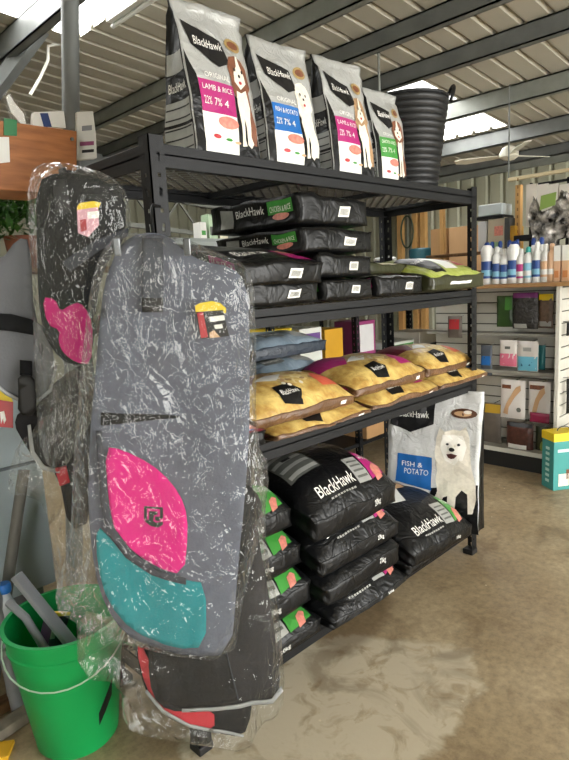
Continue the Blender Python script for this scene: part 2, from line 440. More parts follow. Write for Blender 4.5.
# ------------------------------------------------------------------ room
WALLX = 6.5
def ceil_z(x): return 3.0 + (WALLX-x)*.08
CONC = bpy.data.materials.new('stained concrete'); CONC.use_nodes = True
def conc():
    nt = CONC.node_tree; N = nt.nodes; L = nt.links; b = N['Principled BSDF']
    tc = N.new('ShaderNodeTexCoord'); P = tc.outputs['Object']
    def noi(s, d=5, dist=0.0, rough=.55):
        n = N.new('ShaderNodeTexNoise'); n.inputs['Scale'].default_value = s; n.inputs['Detail'].default_value = d; n.inputs['Distortion'].default_value = dist; n.inputs['Roughness'].default_value = rough
        L.new(P, n.inputs['Vector']); return n
    def ramp(src, stops):
        r = N.new('ShaderNodeValToRGB'); e = r.color_ramp.elements
        e[0].position, e[0].color = stops[0]; e[1].position, e[1].color = stops[-1]
        for p, c in stops[1:-1]: q = e.new(p); q.color = c
        L.new(src, r.inputs['Fac']); return r.outputs['Color']
    def mix(f, a, c, t='MIX'):
        m = N.new('ShaderNodeMixRGB'); m.blend_type = t
        if isinstance(f, float): m.inputs[0].default_value = f
        else: L.new(f, m.inputs[0])
        for k, q in ((1, a), (2, c)):
            if isinstance(q, tuple): m.inputs[k].default_value = q
            else: L.new(q, m.inputs[k])
        return m.outputs[0]
    base = ramp(noi(1.3, 6).outputs['Fac'], [(.3, lin('8a765a')), (.5, lin('a08d6e')), (.7, lin('b3a182'))])
    fine = ramp(noi(28, 6, 0, .7).outputs['Fac'], [(.3, (.62, .62, .62, 1)), (.7, (1.15, 1.15, 1.15, 1))])
    col = mix(1.0, base, fine, 'MULTIPLY')
    # pale cement-slurry patch with ragged edge
    dn = noi(3.2, 5, .6); 
    def blob(cx, cyy, sx, sy, ang, lo, hi, wob):
        mp = N.new('ShaderNodeMapping'); mp.vector_type = 'TEXTURE'
        mp.inputs['Location'].default_value = (cx, cyy, 0); mp.inputs['Rotation'].default_value = (0, 0, ang); mp.inputs['Scale'].default_value = (sx, sy, 1)
        L.new(P, mp.inputs[0])
        ln = N.new('ShaderNodeVectorMath'); ln.operation = 'LENGTH'; L.new(mp.outputs[0], ln.inputs[0])
        ma = N.new('ShaderNodeMath'); ma.operation = 'MULTIPLY_ADD'; ma.inputs[1].default_value = wob*.55; L.new(dn.outputs['Fac'], ma.inputs[0]); L.new(ln.outputs['Value'], ma.inputs[2])
        m2 = N.new('ShaderNodeMath'); m2.operation = 'MULTIPLY'; m2.inputs[1].default_value = .5; L.new(ma.outputs[0], m2.inputs[0])
        return ramp(m2.outputs[0], [(lo/2, (1, 1, 1, 1)), (hi/2, (0, 0, 0, 1))])
    pale = blob(.52, -.18, .62, .40, -.35, 1.22, 1.28, 1.2)
    pn = ramp(noi(9, 6, 1.0).outputs['Fac'], [(.36, (.25, .25, .25, 1)), (.5, (1, 1, 1, 1))])
    pale2 = mix(1.0, pale, pn, 'MULTIPLY')
    col = mix(pale2, col, lin('c2b79f'))
    dark = blob(1.0, .12, .42, .22, .3, .8, 1.05, .9)
    d2 = mix(1.0, dark, (.55, .55, .55, 1), 'MULTIPLY')
    col = mix(d2, col, lin('594429'))
    # dark wet spots and white crumbs
    v = N.new('ShaderNodeTexVoronoi'); v.inputs['Scale'].default_value = 11; L.new(P, v.inputs['Vector'])
    sp_ = ramp(v.outputs['Distance'], [(.045, (1, 1, 1, 1)), (.06, (0, 0, 0, 1))])
    sm = ramp(noi(2.1, 2).outputs['Fac'], [(.5, (0, 0, 0, 1)), (.56, (1, 1, 1, 1))])
    col = mix(mix(1.0, sp_, sm, 'MULTIPLY'), col, lin('d9ccb0'))
    scr = ramp(noi(2.6, 5, 1.2).outputs['Fac'], [(.56, (0, 0, 0, 1)), (.68, (.5, .5, .5, 1))])
    col = mix(scr, col, lin('5f4a30'))
    L.new(col, b.inputs['Base Color'])
    rr = ramp(noi(4, 3).outputs['Fac'], [(.3, (.38, .38, .38, 1)), (.7, (.62, .62, .62, 1))]); L.new(rr, b.inputs['Roughness'])
    bp = N.new('ShaderNodeBump'); bp.inputs['Strength'].default_value = .25; bp.inputs['Distance'].default_value = .01
    L.new(noi(45, 5).outputs['Fac'], bp.inputs['Height']); L.new(bp.outputs[0], b.inputs['Normal'])
conc()
b = MB(); b.box((-5, -6, -.1), (9, 7.2, 0), CONC); struct(b.build('floor'))

TIN = mat('cream painted corrugated steel', 'b7b2a2', .5, var=.1, vscale=2, spec=.4)
TINW = mat('pale green wall sheeting', 'a9a994', .5, var=.12, vscale=2)
GALV = mat('galvanised grey steel', '6e716f', .5, metal=.1, var=.2, vscale=6)
GALVL = mat('light galvanised steel', '8d9089', .45, metal=.2, var=.2, vscale=6)
# skylight openings in the roof (x0,x1,y0,y1)
SKY = [(-1.5, 1.30, 1.75, 2.9), (3.5, 4.30, 1.45, 2.25), (4.42, 5.35, 1.50, 2.30)]
b = MB(); y = -5.0; pitch = .2
prof = [(0, 0), (.15, 0), (.162, .028), (.186, .028), (.2, 0)]
while y < 7.0:
    segs = [(-3.0, WALLX+.1)]
    for (a0, a1, c0, c1) in SKY:
        if c0 <= y+.1 <= c1:
            ns = []
            for s0, s1 in segs:
                if a0 > s0 and a1 < s1: ns += [(s0, a0), (a1, s1)]
                else: ns.append((s0, s1))
            segs = ns
    for s0, s1 in segs:
        vs = []
        for xx in (s0, s1):
            for py, pz in prof: vs.append((xx, y+py, ceil_z(xx)+pz))
        b.add(vs, [(i, i+5, i+6, i+1) for i in range(4)], TIN)
    y += pitch
o = struct(b.build('ceiling'))
FIB = bpy.data.materials.new('translucent skylight sheet'); FIB.use_nodes = True
nt = FIB.node_tree; nt.nodes.remove(nt.nodes['Principled BSDF']); t_ = nt.nodes.new('ShaderNodeBsdfTranslucent'); t_.inputs[0].default_value = (.95, .96, .97, 1)
t2 = nt.nodes.new('ShaderNodeBsdfTransparent'); mxs = nt.nodes.new('ShaderNodeMixShader'); mxs.inputs[0].default_value = .45
nt.links.new(t_.outputs[0], mxs.inputs[1]); nt.links.new(t2.outputs[0], mxs.inputs[2]); nt.links.new(mxs.outputs[0], nt.nodes['Material Output'].inputs[0])
for i, (a0, a1, c0, c1) in enumerate(SKY):
    b = MB(); vs = []
    ny = int((c1-c0+.2)/.05)
    for j in range(ny+1):
        yy = c0-.1+j*.05; pz = .05+.02*math.sin(j*PI/2)
        vs += [(a0-.05, yy, ceil_z(a0)+pz), (a1+.05, yy, ceil_z(a1)+pz)]
    b.add(vs, [(2*j, 2*j+1, 2*j+3, 2*j+2) for j in range(ny)], FIB)
    struct(b.build('window_%d' % (i+1)))
# walls
def corr_wall(name, along, fixed, a0, a1, z0, z1fn, m, side):
    b = MB(); y = a0; pr = [(0, 0), (.13, 0), (.15, .03), (.18, .03), (.2, 0)]
    while y < a1:
        vs = []
        for lvl in (0, 1):
            for py, pz in pr:
                q = y+py; zz = z0 if lvl == 0 else z1fn(q if along == 'x' else fixed)
                vs.append((q, fixed+pz*side, zz) if along == 'x' else (fixed+pz*side, q, zz))
        b.add(vs, [(i, i+1, i+6, i+5) for i in range(4)], m); y += .2
    return struct(b.build(name))
corr_wall('wall_back', 'y', WALLX, -4.8, 7.0, 0, lambda q: ceil_z(WALLX), TINW, 1)
corr_wall('wall_left', 'x', 6.9, -3.0, WALLX, 0, lambda q: ceil_z(q), TINW, 1)
# unseen enclosing walls, added with door gaps sized to shape the daylight
DOORS = []
def wall_with_gap(name, axis, fixed, a0, a1, g0, g1, gz):
    b = MB()
    def bx_(p, q, z0, z1):
        if q-p < .01 or z1-z0 < .01: return
        if axis == 'x': b.box((p, fixed-.03, z0), (q, fixed, z1), TINW)
        else: b.box((fixed-.03, p, z0), (fixed, q, z1), TINW)
    H_ = 3.95
    bx_(a0, g0, 0, H_); bx_(g1, a1, 0, H_); bx_(g0, g1, gz, H_)
    return struct(b.build(name))
wall_with_gap('wall_right', 'x', -4.9, -3.0, WALLX, -.3, 4.4, 3.0)
wall_with_gap('wall_front', 'y', -3.0, -4.9, 6.9, -3.4, -2.2, 2.3)
def portal(name, loc, rot, sx, sy):
    l = bpy.data.lights.new(name, 'AREA'); l.shape = 'RECTANGLE'; l.size = sx; l.size_y = sy; l.cycles.is_portal = True
    o = bpy.data.objects.new(name, l); C.objects.link(o); o.location = loc; o.rotation_euler = rot
portal('daylight_portal', (2.05, -4.95, 1.5), (PI/2, 0, PI), 4.7, 3.0)
portal('daylight_portal', (-3.05, -2.8, 1.15), (PI/2, 0, PI/2), 1.2, 2.3)
for (a0, a1, c0, c1) in SKY:
    portal('daylight_portal', ((a0+a1)/2, (c0+c1)/2, ceil_z(a0)+.25), (0, 0, 0), a1-a0+.2, c1-c0+.2)
# purlins (structure)
k = 0
for xx, m, d in ((.9, GALV, .16), (2.15, GALVL, .13), (2.75, GALV, .12), (3.38, GALV, .13), (4.36, GALVL, .15), (5.45, GALV, .15), (6.38, GALV, .12)):
    k += 1; b = MB(); zt = ceil_z(xx)-.005
    b.box((xx-.035, -4.8, zt-d), (xx-.025, 6.85, zt), m)
    b.box((xx-.035, -4.8, zt-.01), (xx+.035, 6.85, zt), m)
    b.box((xx-.035, -4.8, zt-d), (xx+.035, 6.85, zt-d+.01), m)
    b.box((xx+.025, -4.8, zt-d), (xx+.035, 6.85, zt-d+.02), m)
    struct(b.build('trim_%d' % k))
# sloping rafters running along x, short braces
for (ya, w, h, m) in ((5.2, .10, .2, GALV),):
    k += 1; b = MB()
    b.bar((-.8 if ya < 2 else -3, ya, ceil_z(-.8 if ya < 2 else -3)-.2), (5.5, ya, ceil_z(5.5)-.2), w, h, m); struct(b.build('trim_%d' % k))
# lattice truss between rafters at the left, under the roof
k += 1; b = MB()
for (za, zb) in ((-.62, -.62), (-.98, -.98)):
    b.bar((.9, 4.6, ceil_z(.9)+za), (4.6, 4.6, ceil_z(4.6)+zb), .05, .05, GALVL)
n = 12
for i in range(n):
    xa = .9+3.7*i/n; xb = .9+3.7*(i+1)/n; s_ = (i % 2)
    b.bar((xa, 4.6, ceil_z(xa)-(.98 if s_ else .62)), (xb, 4.6, ceil_z(xb)-(.62 if s_ else .98)), .025, .025, GALVL)
struct(b.build('trim_%d' % k))
# wall girts
for zz in (2.86, 1.55):
    k += 1; b = MB(); b.box((WALLX-.07, -4.8, zz-.05), (WALLX-.01, 6.8, zz+.05), GALVL); struct(b.build('trim_%d' % k))
# stay rods/brace leaning across the upper left
A = hy(0, 84, 3.2); B = hy(66, -6, 2.7)
k += 1; b = MB(); b.bar(A+(A-B)*.4, B+(B-A)*.5, .09, .09, GALV); struct(b.build('trim_%d' % k))
# steel pipe post standing behind the board
pt = hy(71, 128, .95)
p2 = hy(70, 0, .95); tdir = (p2-pt)/(p2.z-pt.z); b = MB(); b.tube([pt-tdir*pt.z, pt+tdir*(ceil_z(p2.x)+.0-pt.z)], .036, GALV, 20); 
k += 1; struct(b.build('trim_%d' % k, smooth=True))

# ------------------------------------------------------------------ lights / world
W = bpy.data.worlds.new('daylight'); S.world = W; W.use_nodes = True
bg = W.node_tree.nodes['Background']; bg.inputs[0].default_value = lin('fbfaf6'); bg.inputs[1].default_value = 9.0
S.view_settings.view_transform = 'Standard'; S.view_settings.look = 'None'; S.view_settings.gamma = 1; S.view_settings.use_curve_mapping = False
S.view_settings.exposure = .48

# ------------------------------------------------------------------ main rack
RL, RD, RH = 1.95, .58, 2.0
rack = thing('storage_rack', 'tall black slotted-steel storage rack with four laden shelves in mid picture', 'rack', (RL/2, RD/2, 0))
def slot_strip(length, w, pitch=.05, lo=.03):
    outer = [(0, 0), (w, 0), (w, length), (0, length)]; holes = []
    z = lo; i = 0
    while z < length-.03:
        cx = w*.56
        if i % 2 == 0: holes.append([(cx-.006, z), (cx+.004, z-.002), (cx+.007, z+.022), (cx-.003, z+.026)])
        else: holes.append([(cx-.006, z+.004), (cx+.006, z+.004), (cx+.006, z+.016), (cx-.006, z+.016)])
        z += pitch; i += 1
    return patch2d(outer, 5, holes)
SV, SF = slot_strip(RH, .052)
def post(cx, cyy, dx, dy, zb=0, length=RH, strip=None, par=None, name='upright_post'):
    V, Fc = strip or (SV, SF); mb = MB()
    t = .0035
    for off in (0, t):
        mb.add([(cx+dx*u, cyy+dy*off, zb+v) for u, v in V], Fc, STEEL)
        mb.add([(cx+dx*off, cyy+dy*u, zb+v) for u, v in V], Fc, STEEL)
    mb.box((min(cx, cx+dx*.004), min(cyy, cyy+dy*.004), zb), (max(cx, cx+dx*.004), max(cyy, cyy+dy*.004), zb+length), STEEL)
    o = mb.build(name); under(o, par)
    f = MB(); f.box((min(cx-.004*dx, cx+dx*.056), min(cyy-.004*dy, cyy+dy*.056), zb), (max(cx-.004*dx, cx+dx*.056), max(cyy-.004*dy, cyy+dy*.056), zb+.03), mat('black plastic foot', '141415', .5))
    fo = f.build('foot', bevel=.004); fo.parent = o
    return o
for cx, cyy, dx, dy in ((0, 0, 1, 1), (RL, 0, -1, 1), (0, RD, 1, -1), (RL, RD, -1, -1)): post(cx, cyy, dx, dy, par=rack)
def beam_x(y, s, z):     # stepped edge beam; s = direction inward
    mb = MB()
    x0, x1 = .004, RL-.004
    def bb(ya, yb, za, zb): mb.box((x0, min(ya, yb), za), (x1, max(ya, yb), zb), STEEL)
    bb(y+s*.004, y+s*.012, z-.062, z-.022); bb(y+s*.004, y+s*.030, z-.030, z-.022); bb(y+s*.004, y+s*.009, z-.03, z+.004)
    bb(y+s*.012, y+s*.030, z-.062, z-.056)
    return under(mb.build('edge_beam', bevel=.0015), rack)
def beam_y(x, s, z):
    mb = MB()
    def bb(xa, xb, za, zb): mb.box((min(xa, xb), .006, za), (max(xa, xb), RD-.006, zb), STEEL)
    bb(x+s*.006, x+s*.014, z-.062, z-.022); bb(x+s*.006, x+s*.032, z-.030, z-.022); bb(x+s*.006, x+s*.011, z-.03, z+.004)
    return under(mb.build('end_beam', bevel=.0015), rack)
SH = [.185, 1.0, 1.475, 1.975]
def wire_deck(z):
    mb = MB(); x0, x1, y0, y1 = .02, RL-.02, .02, RD-.02; H_ = y1-y0
    # expanded-mesh deck: zigzag strands
    p = .062; rows = 20; ry = H_/rows
    for j in range(rows):
        ya = y0+j*ry; xx = x0; up = j % 2 == 0
        vs = []; fs = []
        nseg = int((x1-x0)/(p/2))
        for i in range(nseg+1):
            a = ya + (ry if (i % 2 == 0) == up else 0); X = x0+i*p/2
            vs += [(X, a-.0042, z-.014), (X, a+.0042, z-.014), (X, a+.0042, z-.009), (X, a-.0042, z-.009)]
        for i in range(nseg):
            o_ = i*4
            for k_ in range(4): fs.append((o_+k_, o_+(k_+1) % 4, o_+4+(k_+1) % 4, o_+4+k_))
        mb.add(vs, fs, mat('skylit grey steel mesh', '6a665c', .35, metal=.5))  # deck colour lightened to stand in for skylight reflected off the mesh
    return under(mb.build('mesh_deck'), rack)
for z in SH:
    beam_x(0, 1, z); beam_x(RD, -1, z); beam_y(0, 1, z); beam_y(RL, -1, z); wire_deck(z)
    for xx in (RL/3, RL*2/3):
        mb = MB(); mb.box((xx-.018, .031, z-.042), (xx+.018, RD-.031, z-.020), STEEL); under(mb.build('deck_support'), rack)

# ------------------------------------------------------------------ bags on the rack
G2 = 'black food bags on the second shelf'; D2 = SH[2]+.003
def B2(label, *a, **k): return lying_bag('dog_food_bag', label, 'dog food bag', G2, *a, **k)
B2('black kibble bag under another at left of upper middle shelf, nearest shelf end', .33, .71, .0, .54, D2, .095, BLACKF, BLACKG, pr_end('lamb'), 1, puff=.11)
B2('black bag with pink panel on its top, tilted forward on upper middle shelf', .30, .72, -.02, .54, D2+.135, .095, BLACKF, BLACKG, pr_end('lamb'), 2, droop=.03, rot=(7, 0, 0), puff=.15)
B2('bottom black bag of the four-high pile on upper middle shelf', .73, 1.05, .0, .54, D2, .095, BLACKF, BLACKG, pr_end('chicken'), 3, puff=.09)
B2('second black bag from the bottom of the four-high pile', .72, 1.06, .01, .54, D2+.094, .10, BLACKF, BLACKG, pr_end('chicken'), 4, puff=.09)
B2('black bag just below the top of the four-high pile, green panel on side', .65, 1.09, .02, .55, D2+.188, .11, BLACKF, BLACKG, pr_end('chicken'), 5, puff=.13)
B2('topmost black bag of the four-high pile, green panel facing shelf end', .64, 1.07, .03, .56, D2+.292, .13, BLACKF, BLACKG, pr_end('chicken'), 6, rot=(0, 0, 0), puff=.13)
B2('low black bag between the four-high pile and the lime bag', 1.08, 1.44, .0, .54, D2, .10, BLACKF, BLACKG, pr_end('lamb'), 7, puff=.11)
lying_bag('dog_food_bag', 'lime green bag with dark underside at far end of upper middle shelf', 'dog food bag', G2, 1.46, 2.0, -.03, .5, D2, .178, LIME, OLIVE, pr_lime(), 8, droop=.045, hang=0, puff=.30)
lying_bag('dog_food_bag', 'pale lime bag with dark red end lying on the low black bag', 'dog food bag', G2, 1.02, 1.52, .14, .52, D2+.10, .060, mat('pale straw bag film', 'b9b583', .35, col2='c7a98a', vscale=10), OLIVE, [('printed_panel', lambda mb, s: (s['top'].rect(mb, -.95, -.9, -.5, .8, CRIM), s['top'].rect(mb, -.45, -.9, -.1, .2, STRAW)))], 9, puff=.18)

G3 = 'yellow food bags on the third shelf'; D3 = SH[1]+.003
def B3(label, *a, **k): return lying_bag('dog_food_bag', label, 'dog food bag', G3, *a, **k)
B3('lower yellow bag at near end of lower middle shelf', .39, .97, -.04, .36, D3, .085, YEL, YELB, pr_yellow(CRIM, CORAL, seed=1), 11, droop=.03, hang=0, puff=.4)
B3('upper yellow bag at near end of lower middle shelf, coral patch', .31, .90, -.01, .36, D3+.087, .115, YEL, YELB, pr_yellow(CRIM, CORAL, seed=2), 12, rot=(3, 0, 0), droop=.03, puff=.55)
B3('lower yellow bag in the middle stack of yellow bags', .98, 1.52, -.03, .40, D3, .095, YEL, YELB, pr_yellow(MAGP, MAGP, seed=3), 13, droop=.03, hang=0, puff=.4)
B3('upper yellow bag in the middle stack, magenta spot on its end', .93, 1.49, .02, .42, D3+.096, .105, YEL, YELB, pr_yellow(MAGP, MAGP, seed=4), 14, rot=(2, 0, 0), droop=.03, puff=.55)
B3('lower yellow bag at far end of lower middle shelf, blue patch', 1.53, 2.04, -.03, .40, D3, .095, YEL, YELB, pr_yellow(CRIM, BLUEP, seed=5), 15, droop=.03, hang=0, puff=.4)
B3('upper yellow bag at far end of lower middle shelf, orange patch', 1.50, 1.99, .03, .42, D3+.096, .10, YEL, YELB, pr_yellow(CRIM, CORAL, seed=6), 16, rot=(2, 0, 0), droop=.03, puff=.55)
lying_bag('dog_food_bag', 'dark red-brown bag with blue label beside the near yellow bags', 'dog food bag', G3, .0, .37, -.03, .36, D3, .10, CRIM, BLACKG, [('flavour_panel', lambda mb, s: (s['top'].rect(mb, .15, -.95, .75, -.5, BLUEP), s['top'].text(mb, 'FISH', .25, -.8, .6, -.62, WHITEP), s['top'].ell(mb, .7, -.8, .2, .14, PINKP, .0035)))], 17, puff=.4)
GS = 'blue-grey bags at the back of the third shelf'
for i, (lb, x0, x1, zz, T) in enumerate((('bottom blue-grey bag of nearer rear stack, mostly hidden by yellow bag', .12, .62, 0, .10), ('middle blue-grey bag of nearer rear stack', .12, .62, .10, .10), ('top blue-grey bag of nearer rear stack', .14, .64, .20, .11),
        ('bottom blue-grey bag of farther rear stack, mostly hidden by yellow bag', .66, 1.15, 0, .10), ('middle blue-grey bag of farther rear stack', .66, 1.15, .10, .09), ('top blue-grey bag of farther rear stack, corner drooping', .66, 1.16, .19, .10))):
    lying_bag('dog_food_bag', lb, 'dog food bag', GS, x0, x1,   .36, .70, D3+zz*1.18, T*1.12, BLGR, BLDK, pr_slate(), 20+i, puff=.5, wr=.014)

G4 = 'black food bags on the bottom shelf'; D4 = SH[0]+.003
def B4(label, *a, **k): return lying_bag('dog_food_bag', label, 'dog food bag', G4, *a, **k)
for i, (lb, T) in enumerate((('bottom black bag with green label in the near stack on bottom shelf', .165), ('second black bag up with green label in the near stack on bottom shelf', .165), ('third black bag up in the near stack on bottom shelf', .15), ('topmost black bag in the near stack, dark green patch', .16))):
    B4(lb, .02+.01*i, .59-.015*i, -.05+.03*i, .5, D4+(0, .165, .33, .48)[i], T, BLACKF, BLACKG, pr_front_label('chicken'), 30+i, droop=(.03, .04, .05, .05)[i], hang=(0, 1, 1, 1)[i], puff=.45)
B4('bottom black bag of the four-high centre stack, magenta label', .60, 1.13, -.095, .48, D4, .165, BLACKF, BLACKG, pr_side('lamb', stripes=False), 40, droop=.04, hang=0, puff=.5)
B4('second black bag up in the centre stack, plain dark front', .59, 1.11, -.07, .48, D4+.15, .125, BLACKF, BLACKG, [('logo', lambda mb, s: s['front'].text(mb, '20kg', .36, .1, .52, .75, WHITEP))], 41, droop=.05, puff=.3)
B4('third black bag up in the centre stack, magenta label and white name', .59, 1.13, -.05, .48, D4+.275, .16, BLACKF, BLACKG, pr_side('lamb', stripes=False), 42, droop=.06, puff=.5)
B4('topmost black bag of the centre stack with silver feeding guide', .58, 1.15, -.03, .5, D4+.43, .20, BLACKF, BLACKG, pr_side('lamb'), 43, droop=.07, puff=.5, rot=(2, 0, 0))
B4('lower black bag at far end of bottom shelf', 1.16, 1.68, -.07, .42, D4, .11, BLACKF, BLACKG, pr_side('chicken'), 44, droop=.02, hang=0, puff=.35)
def food(mb, s):
    s['top'].poly(mb, [(-.75, .0), (-.1, -.15), (.25, .35), (-.3, .7)], WHITEP)
    s['top'].poly(mb, [(-.1, .35), (.4, .25), (.55, .55), (.0, .65)], BONE, .0035)
    s['top'].poly(mb, [(.0, .55), (.5, .42), (.65, .75), (.1, .85)], BROWNP, .0035)
    s['top'].ell(mb, .62, .35, .12, .1, WHITEP, .0035)
B4('slanting black bag with green label in front of the standing white-dog bag', 1.16, 1.73, -.10, .44, D4+.115, .15, BLACKF, BLACKG, pr_side('chicken', stripes=False)+[('food_picture', food)], 45, droop=.06, puff=.5, rot=(6, 3, 0))

# ------------------------------------------------------------------ standing pouches
def dogprint(mb, s, cu, v0, v1, w, coat, white, kind):
    H_ = v1-v0
    P_ = lambda pts, m, off: s.poly(mb, [(cu+x*w, v0+y*H_) for x, y in pts], m, off)
    if kind == 'spaniel':
        P_([(-.55,.60),(-.62,.85),(-.45,.97),(-.1,1.0),(.3,.97),(.55,.88),(.62,.66),(.45,.6),(.55,.4),(.72,.2),(.62,.0),(.15,.0),(.0,.25),(-.25,.3),(-.35,.52)], coat, .003)
        P_([(-.08,.99),(.02,1.0),(.10,.9),(.34,.80),(.36,.70),(.0,.62),(-.36,.70),(-.34,.80),(-.12,.88)], white, .0042)
        P_([(-.28,.60),(.0,.58),(.28,.62),(.42,.42),(.3,.1),(.42,.02),(.22,-.04),(.0,.0),(.05,.2),(-.05,.3),(-.12,.05),(-.05,-.02),(-.32,-.03),(-.28,.2),(-.38,.45)], white, .0042)
        for e in (-.26, .2): s.ell(mb, cu+e*w, v0+.83*H_, .05*w*1.2, .018*H_*1.3, INK, .0055, 8)
        s.ell(mb, cu-.02*w, v0+.77*H_, .09*w, .022*H_, INK, .0055, 8)
        s.ell(mb, cu+.0*w, v0+.695*H_, .10*w, .02*H_, REDP, .0055, 8)
    else:
        P_([(-.45,.50),(-.56,.7),(-.5,.86),(-.42,.97),(-.25,.93),(.0,.96),(.22,.95),(.42,1.0),(.52,.88),(.58,.7),(.66,.55),(.78,.4),(.80,.24),(.70,.08),(.55,.07),(.52,.28),(.35,.32),(.18,.24),(.12,.04),(.16,-.02),(-.1,-.02),(-.12,.06),(-.08,.24),(-.22,.22),(-.36,.10),(-.34,.03),(-.64,.04),(-.62,.12),(-.42,.28),(-.5,.4)], white, .003)
        P_([(-.38,.75),(-.2,.62),(.1,.58),(.35,.64),(.45,.78),(.32,.9),(-.3,.9)], mat('soft white fur print', 'f3efe6', .5), .0038)
        for e in (-.15, .2): s.ell(mb, cu+e*w, v0+.80*H_, .05*w, .014*H_, INK, .0055, 8)
        s.ell(mb, cu+.0*w, v0+.745*H_, .09*w, .022*H_, INK, .0055, 10)
        P_([(-.16,.69),(.0,.705),(.18,.69),(.10,.655),(.0,.645),(-.10,.655)], mat('dog mouth print', '5a2f2c', .5), .0055)

def pouch(label, group, pos, Wd, D, H_, yaw, flv, seed, dog='spaniel', lean=0, style='grey', coat=BROWNP):
    rr = rnd(seed); sh = Vector((rr.random()*50, rr.random()*50, 3)); pos = Vector(pos)
    R = Matrix.Rotation(yaw, 3, 'Z') @ Matrix.Rotation(lean, 3, 'X')
    def Fn(a, b, c):   # c 0..1 height
        k = max(0., 1-max(0, c-.02)**1.7*1.06); t = D/2*k*(1-.0*c)+.004
        if c > .9: t = .004
        bul = 1+.10*math.sin(PI*min(1, c*1.2))*(1-a*a)
        wv = Wd/2*(1-.03*math.sin(PI*c))*(1 + .02*c)
        x = wv*a*(1-.0*b); y = t*b*bul; z = H_*c
        if abs(a) > .98: x -= math.copysign(1, a)*(1-b*b)*.35*min(t, .03)
        q = Vector((x, y, z))*9+sh
        n = noise.noise(q); n2 = noise.noise(q*2.3)
        y += (n*.012+n2*.006)*(.35+c); x += noise.noise(q+Vector((4, 4, 4)))*.005
        y += -.02*max(0, c-.9)*10*a*.5
        if c <= 0: y = t*b; z = 0
        return R @ Vector((x, y, z))
    grey = style == 'grey'
    mb = MB(); nx, nz, nd = 18, 26, 6
    bodym = mat('silver grey pouch film', 'a7a8a5', .3, metal=.1, var=.12, vscale=12, bump=.45, bscale=16) if grey else mat('white grey pouch film', 'cfd0cf', .32, var=.12, bump=.4, bscale=14)
    def grid(fn, n, m_, mt, fl):
        vs = [fn(i/n, j/m_)+pos for j in range(m_+1) for i in range(n+1)]
        fs = [(j*(n+1)+i, j*(n+1)+i+1, (j+1)*(n+1)+i+1, (j+1)*(n+1)+i) for j in range(m_) for i in range(n)]
        if fl: fs = [tuple(reversed(f)) for f in fs]
        mb.add(vs, fs, mt)
    grid(lambda u, v: Fn(2*u-1, -1, v), nx, nz, bodym, False)
    grid(lambda u, v: Fn(2*u-1, 1, v), nx, nz, bodym, True)
    grid(lambda u, v: Fn(-1, 2*u-1, v), nd, nz, BLACKG, True)
    grid(lambda u, v: Fn(1, 2*u-1, v), nd, nz, BLACKG, False)
    grid(lambda u, v: Fn(2*u-1, 2*v-1, 0), nx, nd, BLACKG, True)
    grid(lambda u, v: Fn(2*u-1, 2*v-1, 1), nx, 1, bodym, False)
    o = mb.build('dog_food_bag', smooth=60, loc=pos)
    bm = bmesh.new(); bm.from_mesh(o.data); bmesh.ops.remove_doubles(bm, verts=bm.verts, dist=.0004); bm.to_mesh(o.data); bm.free()
    tag(o, label, 'dog food bag', group)
    fr = Surf(lambda u, v: Fn(u, -1, (v+1)/2)+pos, Wd/2, H_/2)
    lf = Surf(lambda u, v: Fn(-1, -u, (v+1)/2)+pos, D/2, H_/2)
    fm, ft = FLV[flv]
    def part(name, fn):
        pm = MB(); fn(pm); po = pm.build(name); po.data.transform(Matrix.Translation(-pos)); po.parent = o
    def p_logo(mb):
        fr.poly(mb, [(-.86, .70), (.18, .56), (.34, .26), (-.02, .18), (-.70, .40)], INK, .003)
        fr.poly(mb, [(-.5, .66), (-.35, .72), (-.1, .63), (-.25, .62)], bodym, .0042)
        fr.text(mb, 'BlackHawk', -.62, .40, .16, .51, WHITEP, .0075)
    def p_panel(mb):
        if grey:
            fr.rect(mb, -.72, -.98, .30, -.42, WHITEP); fr.rect(mb, -.72, -.46, .30, -.04, fm, .003)
            fr.text(mb, ft, -.64, -.17, .22, -.10, WHITEP, .005); 
            for i, t in enumerate(('22%', '7%', '4')): fr.text(mb, t, -.64+i*.30, -.36, -.42+i*.30-(i == 2)*.1, -.26, WHITEP, .005)
            fr.ell(mb, .02, -.56, .3, .08, PINKP, .004); fr.ell(mb, -.36, -.76, .12, .03, REDP, .004); fr.ell(mb, .0, -.78, .1, .02, GRNP, .004); fr.ell(mb, .26, -.8, .09, .02, BONE, .004)
            fr.poly(mb, [(.31, -1.), (.98, -1.), (.96, -.5), (.33, -.15)], BLACKF, .002)
            fr.poly(mb, [(-.97, -1.), (-.73, -1.), (-.73, .0), (-.95, .3)], BLACKF, .002)
            fr.text(mb, 'ORIGINAL', -.5, .0, .2, .07, WHITEP)
        else:
            fr.poly(mb, [(-.80, -.38), (.0, -.46), (.0, .02), (-.76, .04)], fm, .003)
            fr.text(mb, 'FISH &', -.66, -.14, -.2, -.07, WHITEP, .007); fr.text(mb, 'POTATO', -.6, -.25, -.06, -.17, WHITEP, .007)
            fr.poly(mb, [(-.86, -.72), (-.1, -.80), (-.04, -.46), (-.78, -.38)], WHITEP, .0025)
            fr.ell(mb, -.42, -.5, .25, .06, PINKP, .004)
            fr.poly(mb, [(-1., -1.), (1., -1.), (.98, -.30), (.0, -.42), (-.1, -.80), (-.94, -.68)], BLACKF, .002)
            fr.text(mb, 'BlackHawk', -.6, .62, -.1, .72, WHITEP, .005) if False else None
